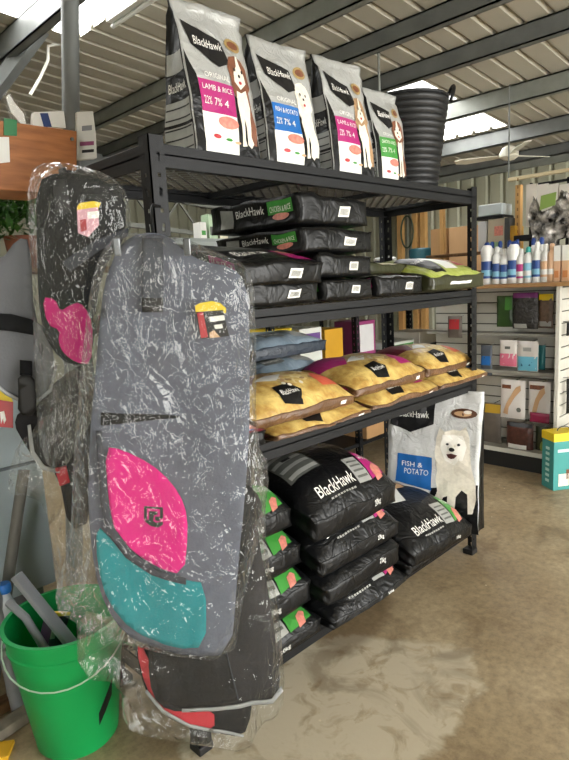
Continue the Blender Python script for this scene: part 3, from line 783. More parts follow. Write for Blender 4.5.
    def p_gus(mb):
        lf.rect(mb, -.95, -.98, .95, -.62, SILV); lf.rect(mb, -.95, -.58, .95, -.3, SILV)
        for k_ in range(5): lf.rect(mb, -.9, -.92+k_*.13, .9, -.90+k_*.13, INK, .0035)
        lf.rect(mb, -.9, .05, .9, .3, SILV)
        lf.text(mb, 'BlackHawk', -.8, -.18, .8, -.06, WHITEP)
        lf.text(mb, 'EMPTY', -.6, .42, .5, .48, WHITEP) if False else None
    def p_emb(mb):
        if grey: fr.ell(mb, .58, .56, .24, .10, GOLDP, .003); fr.ell(mb, .58, .56, .17, .06, BROWNP, .004)
        else: fr.ell(mb, .62, .68, .27, .07, mat('brown kibble print', '5b3b28', .5), .003); fr.ell(mb, .60, .675, .18, .035, BONE, .004); fr.ell(mb, .70, .70, .08, .025, CREAMP, .005)
    if grey:
        part('logo', p_logo); part('flavour_panel', p_panel); part('gusset_print', p_gus); part('emblem', p_emb)
        part('dog_picture', lambda mb: dogprint(mb, fr, .58, -.80, .40, .54, coat, CREAMP, dog))
    else:
        part('logo', lambda mb: (fr.poly(mb, [(-.95, .80), (.02, .80), (.0, .50), (-.5, .36), (-.95, .46)], INK, .003), fr.text(mb, 'BlackHawk', -.75, .58, -.1, .68, WHITEP, .0045)))
        part('flavour_panel', p_panel); part('emblem', p_emb); part('dog_picture', lambda mb: dogprint(mb, fr, .42, -.82, .50, .66, coat, CREAMP, dog))
        part('gusset_print', p_gus)
    return o
ZT = SH[3]+.006
GT = 'silver food pouches standing on the rack top'
pouch('silver pouch with magenta panel and brown-white puppy, nearest rack end', GT, (.335, .12, ZT), .285, .145, .475, math.radians(2), 'lamb', 51)
pouch('silver pouch with bright blue panel on the rack top', GT, (.665, .13, ZT), .275, .14, .448, math.radians(0), 'fish', 52, coat=CREAMP)
pouch('silver pouch with magenta panel standing between the blue and green ones', GT, (1.005, .125, ZT), .28, .14, .458, math.radians(1), 'lamb', 53, coat=TANP)
pouch('shorter silver pouch with green panel beside the black tub', GT, (1.33, .15, ZT), .23, .12, .405, math.radians(0), 'chicken', 54, coat=BROWNP)
pouch('big white-grey bag with white fluffy dog standing at far end of bottom shelf', 'black food bags on the bottom shelf', (1.78, .17, D4), .52, .12, .76, math.radians(-76), 'fish', 55, dog='samoyed', style='white', lean=math.radians(-4))

# ------------------------------------------------------------------ black flexible tub on the rack top
TUB = mat('black rubber tub', '111214', .5, var=.15, bump=.1, bscale=80)
tc_ = Vector((1.73, .27, ZT))
mb = MB(); pr = []
hh = .45
for i in range(121):
    t = i/120; r = .142+.062*t + .006*abs(math.sin(t*PI*15)); pr.append((r, hh*t))
pr += [(.210, hh), (.210, hh+.012), (.198, hh+.012), (.194, hh-.02), (.138, .01)]
mb.lathe(pr, tc_, TUB, 40, (True, True))
tub = mb.build('flexible_tub', smooth=40, loc=tc_); tag(tub, 'ribbed black rubber tub with two loop handles on the rack top', 'tub')
for sgn in (-1, 1):
    ang = math.radians(-42) if sgn > 0 else math.radians(138)
    d = Vector((math.cos(ang), math.sin(ang), 0)); s_ = Vector((-d.y, d.x, 0))
    mb = MB(); pts = []
    for i in range(13):
        t = PI*i/12; pts.append(tc_ + d*(.21+.03*math.sin(t)) + s_*(.055*math.cos(t)) + Vector((0, 0, hh-.01+.085*math.sin(t))))
    mb.tube(pts, .010, TUB, 8); h = mb.build('handle', smooth=True); h.data.transform(Matrix.Translation(-tc_)); h.parent = tub

# ------------------------------------------------------------------ hanging coats in plastic sleeves
HN = Vector((.545, .838, 0)).normalized(); HR = Vector((HN.y, -HN.x, 0)); HO = Vector((-.095, -.115, 0))
def cst(x, y, d):
    p = hit(x, y, HN, HO.dot(HN)-d) - HO; return (p.dot(HR), p.z)
def fold(s, z, seed, amp=.012, fq=5):
    q = Vector((s*fq*1.4, z*fq*.6, seed*7.3)); return noise.noise(q)*amp + noise.noise(q*2.6)*amp*.4
def crum(s, z, seed, amp):
    q = Vector((s*9, z*5, seed*5.1)); a = 1-abs(noise.noise(q))*2; b_ = 1-abs(noise.noise(q*2.6+Vector((3, 1, 2))))*2
    k = .25+1.2*max(0, noise.noise(Vector((s*4, z*3, seed+9)))+.15)
    return a*amp*.7+b_*amp*.45*k
def cloth(poly, d, m, th=.006, seed=1, amp=.012, step=.03, name='panel', par=None, sm=1, fseed=None):
    pl = [cst(x, y, d) for x, y in poly]
    if sm: pl = smooth_poly(pl, sm)
    V, Fc = patch2d(pl, step); mb = MB(); fs_ = fseed if fseed is not None else seed
    vs = [HO + HR*s + Vector((0, 0, z)) - HN*(d + fold(s, z, fs_, amp)) for s, z in V]
    mb.add(vs, Fc, m); o = mb.build(name, smooth=80)
    so = o.modifiers.new('thick', 'SOLIDIFY'); so.thickness = th; so.offset = 0
    if par: under(o, par)
    return o
def sleeve(poly, d0, d1, m, seed, amp=.01, step=.022, name='plastic_sleeve'):
    """clear bag: front and back sheet meeting along the outline"""
    pl = smooth_poly([cst(x, y, d0) for x, y in poly], 1)
    V, Fc = patch2d(pl, step)
    n = len(pl); mb = MB(); mid = (d0+d1)/2
    def edge(s, z):
        best = 9
        for i in range(n):
            a = Vector(pl[i]); bb = Vector(pl[i-1]); ab = bb-a; p = Vector((s, z))
            t = max(0, min(1, (p-a).dot(ab)/max(ab.length_squared, 1e-9))); best = min(best, (a+ab*t-p).length)
        return min(1, best/.05)**.6
    E_ = [edge(s, z) for s, z in V]
    for dd, sg in ((d0, -1), (d1, 1)):
        vs = [HO + HR*s + Vector((0, 0, z)) - HN*(mid + (dd-mid)*e + crum(s, z, seed+(dd > mid), amp)*e) for (s, z), e in zip(V, E_)]
        mb.add(vs, Fc if sg > 0 else [tuple(reversed(f)) for f in Fc], m)
    return mb.build(name, smooth=80)
GREYC = mat('slate grey coat fabric', '5d616c', .8, var=.12, vscale=30, bump=.25, bscale=120)
GREYD = mat('dark grey webbing', '3f4148', .8, bump=.3, bscale=200)
BLKC = mat('black coat fabric', '17181a', .75, var=.3, bump=.2, bscale=120)
CHAR = mat('charcoal coat fabric', '282729', .8, var=.2, bump=.2, bscale=100)
HOT = mat('hot pink fabric', 'd41c7c', .7, var=.08, bump=.15, bscale=140)
TEAL = mat('teal fabric', '218388', .7, var=.12, bump=.15, bscale=140)
REDC = mat('red fabric', 'b8323c', .7, var=.15, bump=.15, bscale=140)
PIPE = mat('reflective grey piping', '9a9c9c', .4)
BLKP = mat('black plastic buckle', '0c0c0d', .6)
YTAG = mat('yellow card', 'e6c81f', .5)
FILM = film_mat('clear crinkled film', .01, .02, scale=18, strength=1.3)
FILM2 = film_mat('clear soft film', .01, .015, scale=15, strength=1.0)

# main grey coat
ct = thing('dog_coat', 'large grey dog coat with hot pink and teal panels hanging from the near rack post', 'dog coat', (-.1, -.15, .6), 'packaged dog coats on the rack end')
cloth([(118,248),(132,236),(150,232),(170,236),(184,252),(205,262),(230,266),(245,280),(250,320),(249,430),(244,510),(238,570),(230,652),(190,655),(150,645),(124,632),(106,606),(94,570),(88,510),(90,440),(95,380),(99,330),(104,285),(112,262)], .015, GREYC, .01, 3, .014, .028, 'body', ct)
cloth([(142,238),(163,238),(163,302),(142,302)], .032, mat('mid grey strap', '464950', .8, bump=.3, bscale=200), .004, 3, .014, .02, 'strap', ct, 0)
cloth([(142,298),(163,298),(163,312),(142,312)], .036, BLKP, .006, 3, .014, .02, 'strap_end', ct, 0)
cloth([(101,425),(180,418),(180,416),(101,412)], .026, BLKC, .003, 3, .014, .02, 'pocket_seam', ct, 0)
pk = cloth([(105,446),(122,449),(151,464),(172,483),(185,504),(188,530),(184,574),(155,566),(130,549),(113,528),(109,504)], .028, HOT, .004, 3, .014, .02, 'pink_panel', ct, 1); pk['label'] = 'hot pink panel'
tl = cloth([(96,524),(113,542),(134,560),(160,572),(186,580),(206,584),(206,646),(175,648),(132,630),(108,602),(97,565)], .026, TEAL, .004, 3, .014, .02, 'teal_panel', ct, 1); tl['label'] = 'teal panel'
cloth([(96,430),(102,430),(108,500),(114,528),(132,552),(156,569),(186,578),(186,584),(152,575),(126,558),(106,533),(100,500)], .031, GREYD, .004, 3, .014, .02, 'edging', ct, 0)
# little dark square emblem on the pink panel (stylised paw)
mb = MB()
def emb(mb):
    def q(poly):
        pl = [cst(x, y, .031) for x, y in poly]; V, Fc = patch2d(pl, .02)
        mb.add([HO+HR*s+Vector((0, 0, z))-HN*(.033+fold(s, z, 3, .014)) for s, z in V], Fc, INK)
    q([(144,506),(163,507),(163,509),(144,508)]); q([(144,508),(147,508),(147,520),(144,519)]); q([(160,509),(163,509),(163,518),(160,518)])
    q([(149,511),(157,511),(158,514),(154,515),(153,523),(149,524)]); q([(144,521),(151,526),(158,527),(163,524),(163,521),(156,522),(150,519)])
    q([(155,516),(160,516),(160,521),(155,520)])
emb(mb); under(mb.build('emblem'), ct)
def hangtag(par, pts, d, hook, body, label, extra=()):
    mb = MB()
    def q(poly, m_, dd):
        pl = [cst(x, y, d) for x, y in poly]; vs = [HO+HR*s+Vector((0, 0, z))-HN*dd for s, z in pl]; bk = [v+HN*.0015 for v in vs]; n = len(vs)
        mb.add(vs+bk, [tuple(range(n)), tuple(range(2*n-1, n-1, -1))]+[(i, (i+1) % n, n+(i+1) % n, n+i) for i in range(n)], m_)
    q(hook, YTAG, d); q(pts, body, d+.0005)
    for poly, m_ in extra: q(poly, m_, d+.0025)
    o = mb.build('hang_tag'); under(o, par); o['label'] = label
hangtag(ct, [(196,312),(223,310),(229,336),(211,338),(203,339),(200,338)], .046, [(195,306),(200,303),(212,301),(220,303),(226,308),(226,313),(196,314)], INK, 'yellow, red and black card tag',
        [([(197,313),(203,312),(208,337),(201,338)], REDP), ([(209,317),(224,315),(225,320),(210,322)], WHITEP), ([(214,325),(222,324),(223,328),(215,329)], WHITEP), ([(209,333),(214,330),(220,337),(210,338)], BONE)])
s1 = sleeve([(104,250),(116,238),(128,233),(180,238),(215,252),(247,266),(254,300),(254,440),(268,462),(262,520),(250,560),(240,600),(232,656),(150,646),(62,612),(56,585),(72,540),(76,440),(86,330),(94,275)], -.010, .062, FILM, 11, .014, .022)
tag(s1, 'large crinkled clear plastic bag around the grey, pink and teal coat', 'plastic bag', 'clear plastic bags around the coats')
# hook on the post carrying the coat
hk = thing('coat_hook', 'black wire hook over the near rack post holding the coats', 'hook', (-.03, -.03, 1.75))
mb = MB(); mb.tube([(.02, -.004, 1.80), (-.02, -.03, 1.80), (-.06, -.08, 1.78), (-.08, -.11, 1.74), (-.085, -.12, 1.70)], .004, STEEL, 8); under(mb.build('wire', smooth=True), hk)
for i, (xx, yy) in enumerate(((117,247), (187,247))):
    a = cst(xx, yy, .05); P0 = HO+HR*a[0]+Vector((0, 0, a[1]))-HN*.05
    mb = MB(); mb.cbox(P0, (.018, .012, .045), mat('grey metal clip', '6d6f70', .3, metal=.8), Matrix.Rotation(-.576, 3, 'Z'))
    o = mb.build('hanger_clip', bevel=.003); tag(o, ('small metal hanger clip at left shoulder of the grey coat', 'small metal hanger clip at right shoulder of the grey coat')[i], 'clip', 'hanger clips')
# black coat with pink, upper left, further back
c2 = thing('dog_coat', 'black dog coat with pink patches hanging upper left beneath the wooden board', 'dog coat', (-.35, .1, 1.2), 'packaged dog coats on the rack end')
dB = -.13
cloth([(36,182),(60,172),(100,178),(126,196),(126,238),(106,262),(96,300),(92,362),(70,366),(52,350),(40,325),(37,250)], dB, BLKC, .01, 5, .016, .03, 'body', c2)
o = cloth([(42,297),(55,299),(60,312),(70,305),(80,302),(90,315),(93,335),(91,364),(78,363),(64,354),(58,342),(60,330),(47,325)], dB+.018, HOT, .004, 5, .016, .02, 'pink_panel', c2); o['label'] = 'pink patch'
cloth([(53,181),(66,179),(71,212),(56,215)], dB+.025, BLKP, .005, 5, .016, .02, 'strap', c2, 0)
cloth([(62,262),(96,240),(128,228),(128,236),(100,250),(70,272)], dB+.02, GREYD, .004, 5, .016, .02, 'edging', c2, 0)
hangtag(c2, [(77,210),(98,207),(99,225),(88,237),(78,233)], dB+.04, [(77,207),(80,203),(94,201),(101,203),(98,209),(77,212)], mat('pink white card', 'd9a3ad', .5), 'yellow-topped pink and white card tag', [([(87,212),(99,211),(99,218),(88,219)], WHITEP), ([(80,220),(86,219),(87,230),(81,232)], REDP)])
s2 = sleeve([(30,174),(50,164),(75,167),(110,176),(130,196),(132,240),(112,262),(104,330),(100,400),(82,440),(62,472),(44,455),(38,400),(36,330),(32,250)], dB-.02, dB+.055, FILM, 21, .014)
tag(s2, 'clear plastic bag around the black and pink coat at upper left', 'plastic bag', 'clear plastic bags around the coats')
# grey coat far left with black straps
c3 = thing('dog_coat', 'grey dog coat with black straps and buckle at the left picture edge', 'dog coat', (-.5, .2, 1.1), 'packaged dog coats on the rack end')
dC = -.17
cloth([(-30,250),(0,262),(18,238),(30,240),(33,320),(48,330),(55,365),(50,388),(38,399),(24,402),(8,392),(-30,360)], dC, mat('mid grey coat fabric', '6a6c70', .8, var=.1, bump=.2, bscale=120), .01, 7, .014, .03, 'body', c3)
cloth([(-30,312),(10,314),(33,320),(33,335),(8,331),(-30,328)], dC+.02, BLKC, .005, 7, .014, .02, 'strap', c3, 0)
for pl in ([(-30,360),(8,392),(24,402),(38,399),(50,388),(55,365),(57,366),(52,391),(39,402),(24,405),(6,395),(-30,364)],):
    cloth(pl, dC+.012, PIPE, .004, 7, .014, .03, 'edging', c3, 0)
mb = cloth([(18,374),(34,376),(36,392),(36,416),(18,414),(19,392)], dC+.035, BLKP, .012, 7, .0, .03, 'buckle', c3, 1)
cloth([(20,360),(32,361),(32,376),(20,375)], dC+.028, BLKC, .005, 7, .0, .03, 'buckle_strap', c3, 0)
cloth([(36,404),(52,396),(66,378),(70,386),(62,404),(46,418),(34,418)], dC+.02, BLKC, .008, 7, .01, .03, 'belly_strap', c3, 1)
# red card behind the buckle
mb = MB(); pl = [hit(x, y, HN, HO.dot(HN)+.21) for x, y in ((-12,398),(13,402),(13,428),(-12,426))]; pl2 = [hit(x, y, HN, HO.dot(HN)+.21) for x, y in ((-12,385),(8,390),(13,402),(-12,398))]
def slab(mb, pts, m, t=.003, n=None):
    pts = [Vector(p) for p in pts]; nn = n or (pts[1]-pts[0]).cross(pts[2]-pts[0]).normalized(); k_ = len(pts); bk = [p+nn*t for p in pts]
    mb.add(pts+bk, [tuple(range(k_-1, -1, -1)), tuple(range(k_, 2*k_))]+[(i, (i+1) % k_, k_+(i+1) % k_, k_+i) for i in range(k_)], m)
slab(mb, pl, REDP, .003, HN); slab(mb, pl2, YTAG, .003, HN)
wd = [hit(x, y, HN, HO.dot(HN)+.207) for x, y in ((0,412),(4,411),(6,420),(4,424),(3,418),(1,424))]; slab(mb, wd, WHITEP, .002, HN)
o = under(mb.build('hang_tag'), c3); o['label'] = 'red and yellow card tag'
# dark grey coat lower left
c4 = thing('dog_coat', 'dark grey dog coat in clear plastic below the black and pink coat', 'dog coat', (-.4, .15, 1.0), 'packaged dog coats on the rack end')
cloth([(44,392),(70,370),(95,360),(98,430),(92,520),(70,530),(58,470),(36,462),(22,440),(14,425),(18,412),(36,410)], dB-.03, CHAR, .01, 9, .016, .03, 'body', c4)
cloth([(30,425),(34,452),(44,466),(60,470),(60,473),(42,470),(30,455),(27,426)], dB-.005, PIPE, .004, 9, .012, .02, 'edging', c4, 0)
cloth([(72,392),(84,387),(86,402),(76,404)], dB+.0, BLKP, .008, 9, .012, .02, 'buckle', c4, 0)
o = cloth([(55,468),(66,466),(70,482),(60,486)], dB-.005, REDC, .004, 9, .012, .02, 'red_trim', c4, 0)
s3 = sleeve([(12,470),(20,440),(40,425),(60,372),(98,362),(100,430),(96,520),(84,600),(62,600),(56,560),(48,500),(30,492),(10,490)], dB-.055, dB+.02, FILM, 31, .016)
tag(s3, 'clear plastic bag around the dark grey coat, lower left', 'plastic bag', 'clear plastic bags around the coats')
# charcoal coat behind, lower right; and black one with red trim
c5 = thing('dog_coat', 'charcoal dog coat hanging behind the main coat, lowest hem near floor', 'dog coat', (.05, -.1, .4), 'packaged dog coats on the rack end')
dD = -.035
cloth([(236,420),(250,470),(258,540),(268,590),(276,640),(281,690),(272,702),(240,708),(180,714),(158,706),(148,680),(150,630),(200,560),(220,470)], dD, CHAR, .01, 13, .018, .03, 'body', c5)
cloth([(150,650),(226,652),(238,700),(182,710),(160,702)], dD+.014, BLKC, .004, 13, .018, .02, 'inner_panel', c5, 0)
cloth([(226,652),(227,652),(239.5,701),(238,701)], dD+.019, GREYD, .003, 13, .018, .02, 'edging', c5, 0)
cloth([(281,686),(272,699),(240,705),(182,711),(182,714),(240,709),(273,703),(283,690)], dD+.014, PIPE, .004, 13, .018, .02, 'edging', c5, 0)
cloth([(243,480),(262,498),(260,520),(248,512),(250,560),(243,590),(234,602),(234,596),(240,560),(240,520)], dD+.03, BLKC, .006, 13, .012, .02, 'belly_strap', c5, 1)
c6 = thing('dog_coat', 'black dog coat with red hem band, lowest of the hanging coats', 'dog coat', (-.05, -.1, .3), 'packaged dog coats on the rack end')
dE = -.07
cloth([(134,640),(200,640),(250,690),(252,712),(243,738),(214,734),(190,728),(162,713),(145,692)], dE, BLKC, .01, 15, .014, .03, 'body', c6)
o = cloth([(135,645),(146,650),(156,688),(176,705),(214,710),(215,732),(190,726),(163,711),(147,691)], dE+.018, REDC, .004, 15, .014, .02, 'red_trim', c6); o['label'] = 'red hem band'
cloth([(145,692),(162,713),(190,728),(214,734),(243,738),(244,736),(214,731),(190,725),(164,710),(147,690)], dE+.024, PIPE, .004, 15, .014, .02, 'edging', c6, 0)
s4 = sleeve([(78,600),(120,610),(200,600),(240,560),(250,440),(262,470),(264,550),(276,600),(283,690),(274,706),(258,712),(246,742),(200,733),(150,726),(124,716),(122,672),(80,668)], dE-.02, dD+.04, FILM2, 41, .013)
tag(s4, 'clear plastic bag hanging lowest, around the charcoal and red-trimmed coats', 'plastic bag', 'clear plastic bags around the coats')

# ------------------------------------------------------------------ green bucket with brushes
BK = mat('green bucket plastic', '0c9a4e', .42, var=.06, vscale=3, spec=.45)
bc = Vector((-.225, .43, 0)); bh = .455
bk = thing('bucket', 'green plastic bucket with wire handle on the floor below the coats', 'bucket', bc)
mb = MB(); mb.lathe([(.135, 0), (.14, .006), (.190, bh-.07), (.196, bh-.068), (.196, bh-.062), (.192, bh-.058), (.198, bh-.004), (.206, bh-.002), (.206, bh+.006), (.192, bh+.006), (.184, bh-.07), (.132, .012)], bc, BK, 56); under(mb.build('body', smooth=40), bk)
mb = MB(); pts = []
d = Vector((.80, -.60, 0)); fwd = Vector((-.60, -.80, 0))
for i in range(17):
    t = PI*i/16; pts.append(bc + d*(.209*math.cos(t)) + fwd*(.215*math.sin(t)) + Vector((0, 0, bh-.045 - .095*math.sin(t))))
mb.tube(pts, .003, mat('pale grip wire', '9fb8a2', .4), 6); under(mb.build('handle', smooth=True), bk)
mb = MB(); 
pa = math.atan2(fwd.y, fwd.x)+.72
def onb(a, z, off=.0015):
    r = .14+(.190-.14)*(z/(bh-.07)); return bc+Vector((math.cos(a)*(r+off), math.sin(a)*(r+off), z))
vs = []; 
for i in range(7): vs += [onb(pa+i*.06, .10+i*.014), onb(pa+i*.06, .15+i*.016)]
mb.add(vs, [(2*i, 2*i+2, 2*i+3, 2*i+1) for i in range(6)], INK); under(mb.build('sticker'), bk)
GRY = mat('grey plastic tool', '8a8d93', .4, var=.1)
for i, (a, c, w, lb) in enumerate((((16,575), (62,632), .026, 'flat grey plastic scoop leaning in the green bucket'), ((8,602), (38,640), .018, 'curved grey tube standing in the green bucket'))):
    A = hit(a[0], a[1], HN, HO.dot(HN)+.62-.2*i); B = bc+Vector((-.03+.03*i, .04, .12))
    A = hit(a[0], a[1], HN, bc.dot(HN)+.05); Bt = hit(c[0], c[1], HN, bc.dot(HN)-.02); Bt = Bt + (Bt-A)*.25
    mb = MB()
    if i == 0: mb.bar(A, Bt, .045, .02, GRY); 
    else: mb.tube([A, A.lerp(Bt, .5)+Vector((0, 0, .03)), Bt], .014, GRY, 10)
    tag(mb.build('grooming_tool', smooth=40 if i else False, bevel=0 if i else .004), lb, 'tool')
pp = hit(54, 630, HN, bc.dot(HN)+.03)
mb = MB(); rt = Matrix.Rotation(.5, 3, 'Z') @ Matrix.Rotation(.5, 3, 'Y'); mb.cbox(pp, (.09, .04, .10), mat('dark purple packet', '3d2f46', .4), rt); mb.cbox(pp+rt @ Vector((0, -.001, .054)), (.092, .042, .012), YTAG, rt); mb.cbox(pp+rt @ Vector((-.03, -.0215, .0)), (.025, .002, .05), SILV, rt)
tag(mb.build('packet', bevel=.003), 'small dark purple and yellow packet inside the green bucket', 'packet')
# things behind the bucket: pale appliance panel, leaning pipe, blue-capped bottle, planks
PALE = mat('pale blue grey enamel', 'a9b6bc', .4, var=.08, vscale=2)
mb = MB(); mb.box((-1.6, 1.0, .30), (-.02, 1.6, 1.30), PALE); mb.box((-1.6, .985, .86), (-.02, 1.0, .875), mat('grey seam', '6c757a', .5)); mb.box((-1.55, 1.02, 0), (-.07, 1.58, .3), mat('grey plinth', '77777a', .6))
tag(mb.build('chest_freezer', bevel=.012), 'pale blue-grey appliance standing behind the hanging coats at left', 'appliance')
a = hy(20, 480, .80); c = hy(-2, 720, .80)
mb = MB(); mb.tube([hy(24, 470, .85), hy(4, 610, .80), hy(4, 610, .80)+(hy(4, 610, .80)-hy(24, 470, .85))*((hy(4, 610, .80).z-.02)/(hy(24, 470, .85).z-hy(4, 610, .80).z))], .022, mat('dull grey pipe', '6f6c66', .5, var=.2), 12)
tag(mb.build('leaning_pipe', smooth=True), 'dull grey pipe leaning between coats and green bucket', 'pipe')
a = hz(10, 640, .30); 
mb = MB(); q0 = hz(20, 712, 0); mb.tube([q0, q0+Vector((-.03, .04, .62))], .028, mat('dusty grey pvc', '85868a', .5, var=.25), 14)
tag(mb.build('plastic_pipe', smooth=True), 'dusty grey upright pipe left of the green bucket', 'pipe')
q1 = hy(5, 592, .72)
mb = MB(); mb.lathe([(.03, -.2), (.032, -.19), (.032, -.05), (.02, -.02), (.014, 0)], q1, mat('clear grey bottle', 'aab0b6', .2), 20); 
bt = mb.build('bottle', smooth=40, loc=q1); tag(bt, 'bottle with bright blue cap at left edge above the bucket', 'bottle')
mb = MB(); mb.lathe([(.022, 0), (.024, .004), (.024, .03), (.02, .036)], q1, mat('bright blue cap', '1f6fc4', .35), 20); o = mb.build('cap', smooth=40); o.data.transform(Matrix.Translation(-q1)); o.parent = bt
q1z = q1.z-.2
mb = MB(); mb.box((-.62, .67, q1z-.02), (-.30, .77, q1z), mat('grey shelf board', '8b8b86', .6)); mb.box((-.60, .74, 0), (-.57, .77, q1z-.02), GALV); mb.box((-.35, .74, 0), (-.32, .77, q1z-.02), GALV)
tag(mb.build('small_bench'), 'small grey bench behind the green bucket', 'bench')
WD = mat('weathered brown wood', '7a5d40', .7, col2='5b4330', vscale=12, stretch=(1, 8, 1), bump=.3)
for i, (a, c, lb) in enumerate(((hz(-5, 735, .02), hz(42, 703, .02), 'greyish timber offcut on the floor beside the bucket'), (hz(-10, 712, .02), hz(30, 690, .02), 'brown timber offcut behind the grey one'))):
    mb = MB(); mb.bar(a+Vector((0, 0, .001)), c+Vector((0, 0, .001)), .06, .04, (mat('greyed timber', '938a7c', .7, var=.3, vscale=20), WD)[i]); tag(mb.build('timber_offcut', bevel=.003), lb, 'timber', 'timber offcuts on the floor')
a = hz(-8, 755, .0); mb = MB(); mb.bar(a+Vector((0, 0, .01)), hz(12, 752, .0)+Vector((0, 0, .01)), .08, .015, mat('yellow painted strip', 'd9a520', .5)); tag(mb.build('yellow_strip', bevel=.003), 'yellow painted strip on the floor at lower left corner', 'strip')

# ------------------------------------------------------------------ wooden board with goods, upper left
PLY = mat('orange stained plywood', 'b06e3a', .5, col2='8f5629', vscale=5, stretch=(1.2, 1, 9), bump=.1)
P0 = hy(77, 131, .82); P1 = hy(77, 186, .82)
mb = MB(); vs = [hy(x, y, .82) for x, y in ((-30,116),(77,131),(77,184),(50,193),(-30,188))]; slab(mb, vs, PLY, .22, Vector((0, 1, 0)))
brd = mb.build('wooden_board', bevel=.004, loc=P1); tag(brd, 'orange stained plywood shelf box at upper left in front of the pipe', 'shelf box')
mb = MB(); 
for s_ in (0,):
    c0 = hy(72, 139, .815); mb.cbox(c0, (.01, .012, .01), GALV)
o = mb.build('screw'); o.data.transform(Matrix.Translation(-P1)); o.parent = brd
# wall cleat holding the box
mb = MB(); mb.box((P0.x-.9, 1.04, P1.z+.02), (P0.x+.04, 1.08, P0.z-.02), WD); o = mb.build('cleat'); o.data.transform(Matrix.Translation(-P1)); o.parent = brd
mb = MB(); slab(mb, [hy(x, y, .816) for x, y in ((-8,137),(9,137),(10,162),(-8,164))], WHITEP, .003, Vector((0, 1, 0))); tag(mb.build('price_card'), 'white price card on the orange board', 'card')
mb = MB(); slab(mb, [hy(x, y, .814) for x, y in ((4,118),(17,120),(17,136),(4,135))], mat('green clip plastic', '2f7a4a', .3), .004, Vector((0, 1, 0))); tag(mb.build('green_clip'), 'dark green plastic clip on the top edge of the orange board', 'clip')
zt = hy(40, 126, .93).z
def small_pouch(name, label, cat, pts, y, m, t=.03, group=None, prints=()):
    mb = MB(); f = [hy(x, yy, y) for x, yy in pts]; slab(mb, f, m, t, Vector((0, 1, 0)))
    for pp_, mm in prints: slab(mb, [hy(x, yy, y-.002) for x, yy in pp_], mm, .0015, Vector((0, 1, 0)))
    return tag(mb.build(name, bevel=.003), label, cat, group)
small_pouch('treat_packet', 'white packet with a navy band standing on the orange board', 'packet', [(34,112),(64,111),(66,128),(33,126)], .93, WHITEP, prints=[([(40,113),(48,113),(52,127),(44,127)], mat('navy print', '223a72', .4))])
small_pouch('treat_packet', 'white packet with pink print right of the steel pipe', 'packet', [(77,112),(93,111),(96,135),(97,158),(77,160)], .90, WHITEP, prints=[([(82,126),(92,125),(92,130),(82,131)], mat('grey print', '8d8f96', .4)), ([(80,142),(94,141),(94,145),(80,146)], mat('purple pink print', 'a2507e', .4)), ([(82,150),(94,149),(94,152),(82,153)], INK)])
mb = MB(); slab(mb, [hy(x, y, .88) for x, y in ((4,95),(8,90),(15,100),(26,113),(30,127),(22,127),(10,114))], FILM, .02, Vector((0, 1, 0))); slab(mb, [hy(x, y, .885) for x, y in ((6,97),(9,94),(15,103),(24,114),(26,125),(22,125),(11,112))], WHITEP, .004, Vector((0, 1, 0))); tag(mb.build('plastic_packet'), 'crumpled clear and white packet poking up at left above the board', 'packet')
# potted greenery under the board, far left
GR = mat('green leaves', '3f7322', .5, col2='1f4413', vscale=30)
plant = thing('potted_plant', 'leafy green plant seen under the orange board at left', 'plant', hy(8, 232, 1.8))
rr = rnd(5); mb = MB(); c0 = hy(18, 208, 1.8)
for i in range(900):
    p = c0+Vector((rr.gauss(0, .16), rr.gauss(0, .07), rr.gauss(0, .08))); a = rr.random()*6.28; t = rr.random()*1.5-.2; l = rr.uniform(.04, .09)
    d1 = Vector((math.cos(a)*math.cos(t), math.sin(a)*math.cos(t), math.sin(t)))*l; s_ = Vector((-math.sin(a), math.cos(a), 0))*l*.2
    mb.add([p, p+d1*.5+s_, p+d1, p+d1*.5-s_], [(0, 1, 2, 3)], GR)
under(mb.build('foliage'), plant)
mb = MB(); pz = c0+Vector((0, 0, -.32)); mb.lathe([(.07, 0), (.09, .16), (.095, .17), (.08, .165)], pz, mat('terracotta pot', '7d4a33', .6), 24); under(mb.build('pot', smooth=40), plant)
mb = MB(); mb.box((-1.6, 1.66, c0.z-.345), (1.05, 2.0, c0.z-.322), WD); 
for xx in (-1.5, .95): mb.box((xx, 1.9, 0), (xx+.05, 1.95, c0.z-.345), WD)
for xx in (-1.5, .95): mb.box((xx, 1.68, 0), (xx+.05, 1.73, c0.z-.345), WD)
tag(mb.build('plant_shelf'), 'narrow brown shelf carrying the leafy plant behind the coats', 'shelf')

# ------------------------------------------------------------------ rear short rack seen through the main rack
rr2 = thing('storage_rack', 'lower black slotted rack standing behind the main rack, seen through it', 'rack', (3.2, 1.75, 0), None)
RX0, RX1, RY0, RY1, RZ = 1.85, 4.20, 1.5, 1.9, 1.42
st2 = slot_strip(RZ, .045)
for cx, cyy, dx, dy in ((RX0, RY0, 1, 1), (RX1, RY0, -1, 1), (RX0, RY1, 1, -1), (RX1, RY1, -1, -1)): post(cx, cyy, dx, dy, length=RZ, strip=st2, par=rr2)
post(2.82, RY0, 1, 1, length=RZ, strip=st2, par=rr2)
post(2.82, RY1, 1, -1, length=RZ, strip=st2, par=rr2)
for z in (.2, .93, 1.38):
    mb = MB(); mb.box((RX0+.005, RY0+.005, z-.03), (RX1-.005, RY1-.005, z), STEEL); under(mb.build('shelf', bevel=.002), rr2)
def abox(name, label, cat, x0, x1, y0, y1, z0, z1, m, group=None, extra=(), bevel=.003):
    mb = MB(); mb.box((x0, y0, z0), (x1, y1, z1), m)
    for e in extra: mb.box(*e)
    c = Vector(((x0+x1)/2, (y0+y1)/2, z0)); return tag(mb.build(name, bevel=bevel, loc=c), label, cat, group)
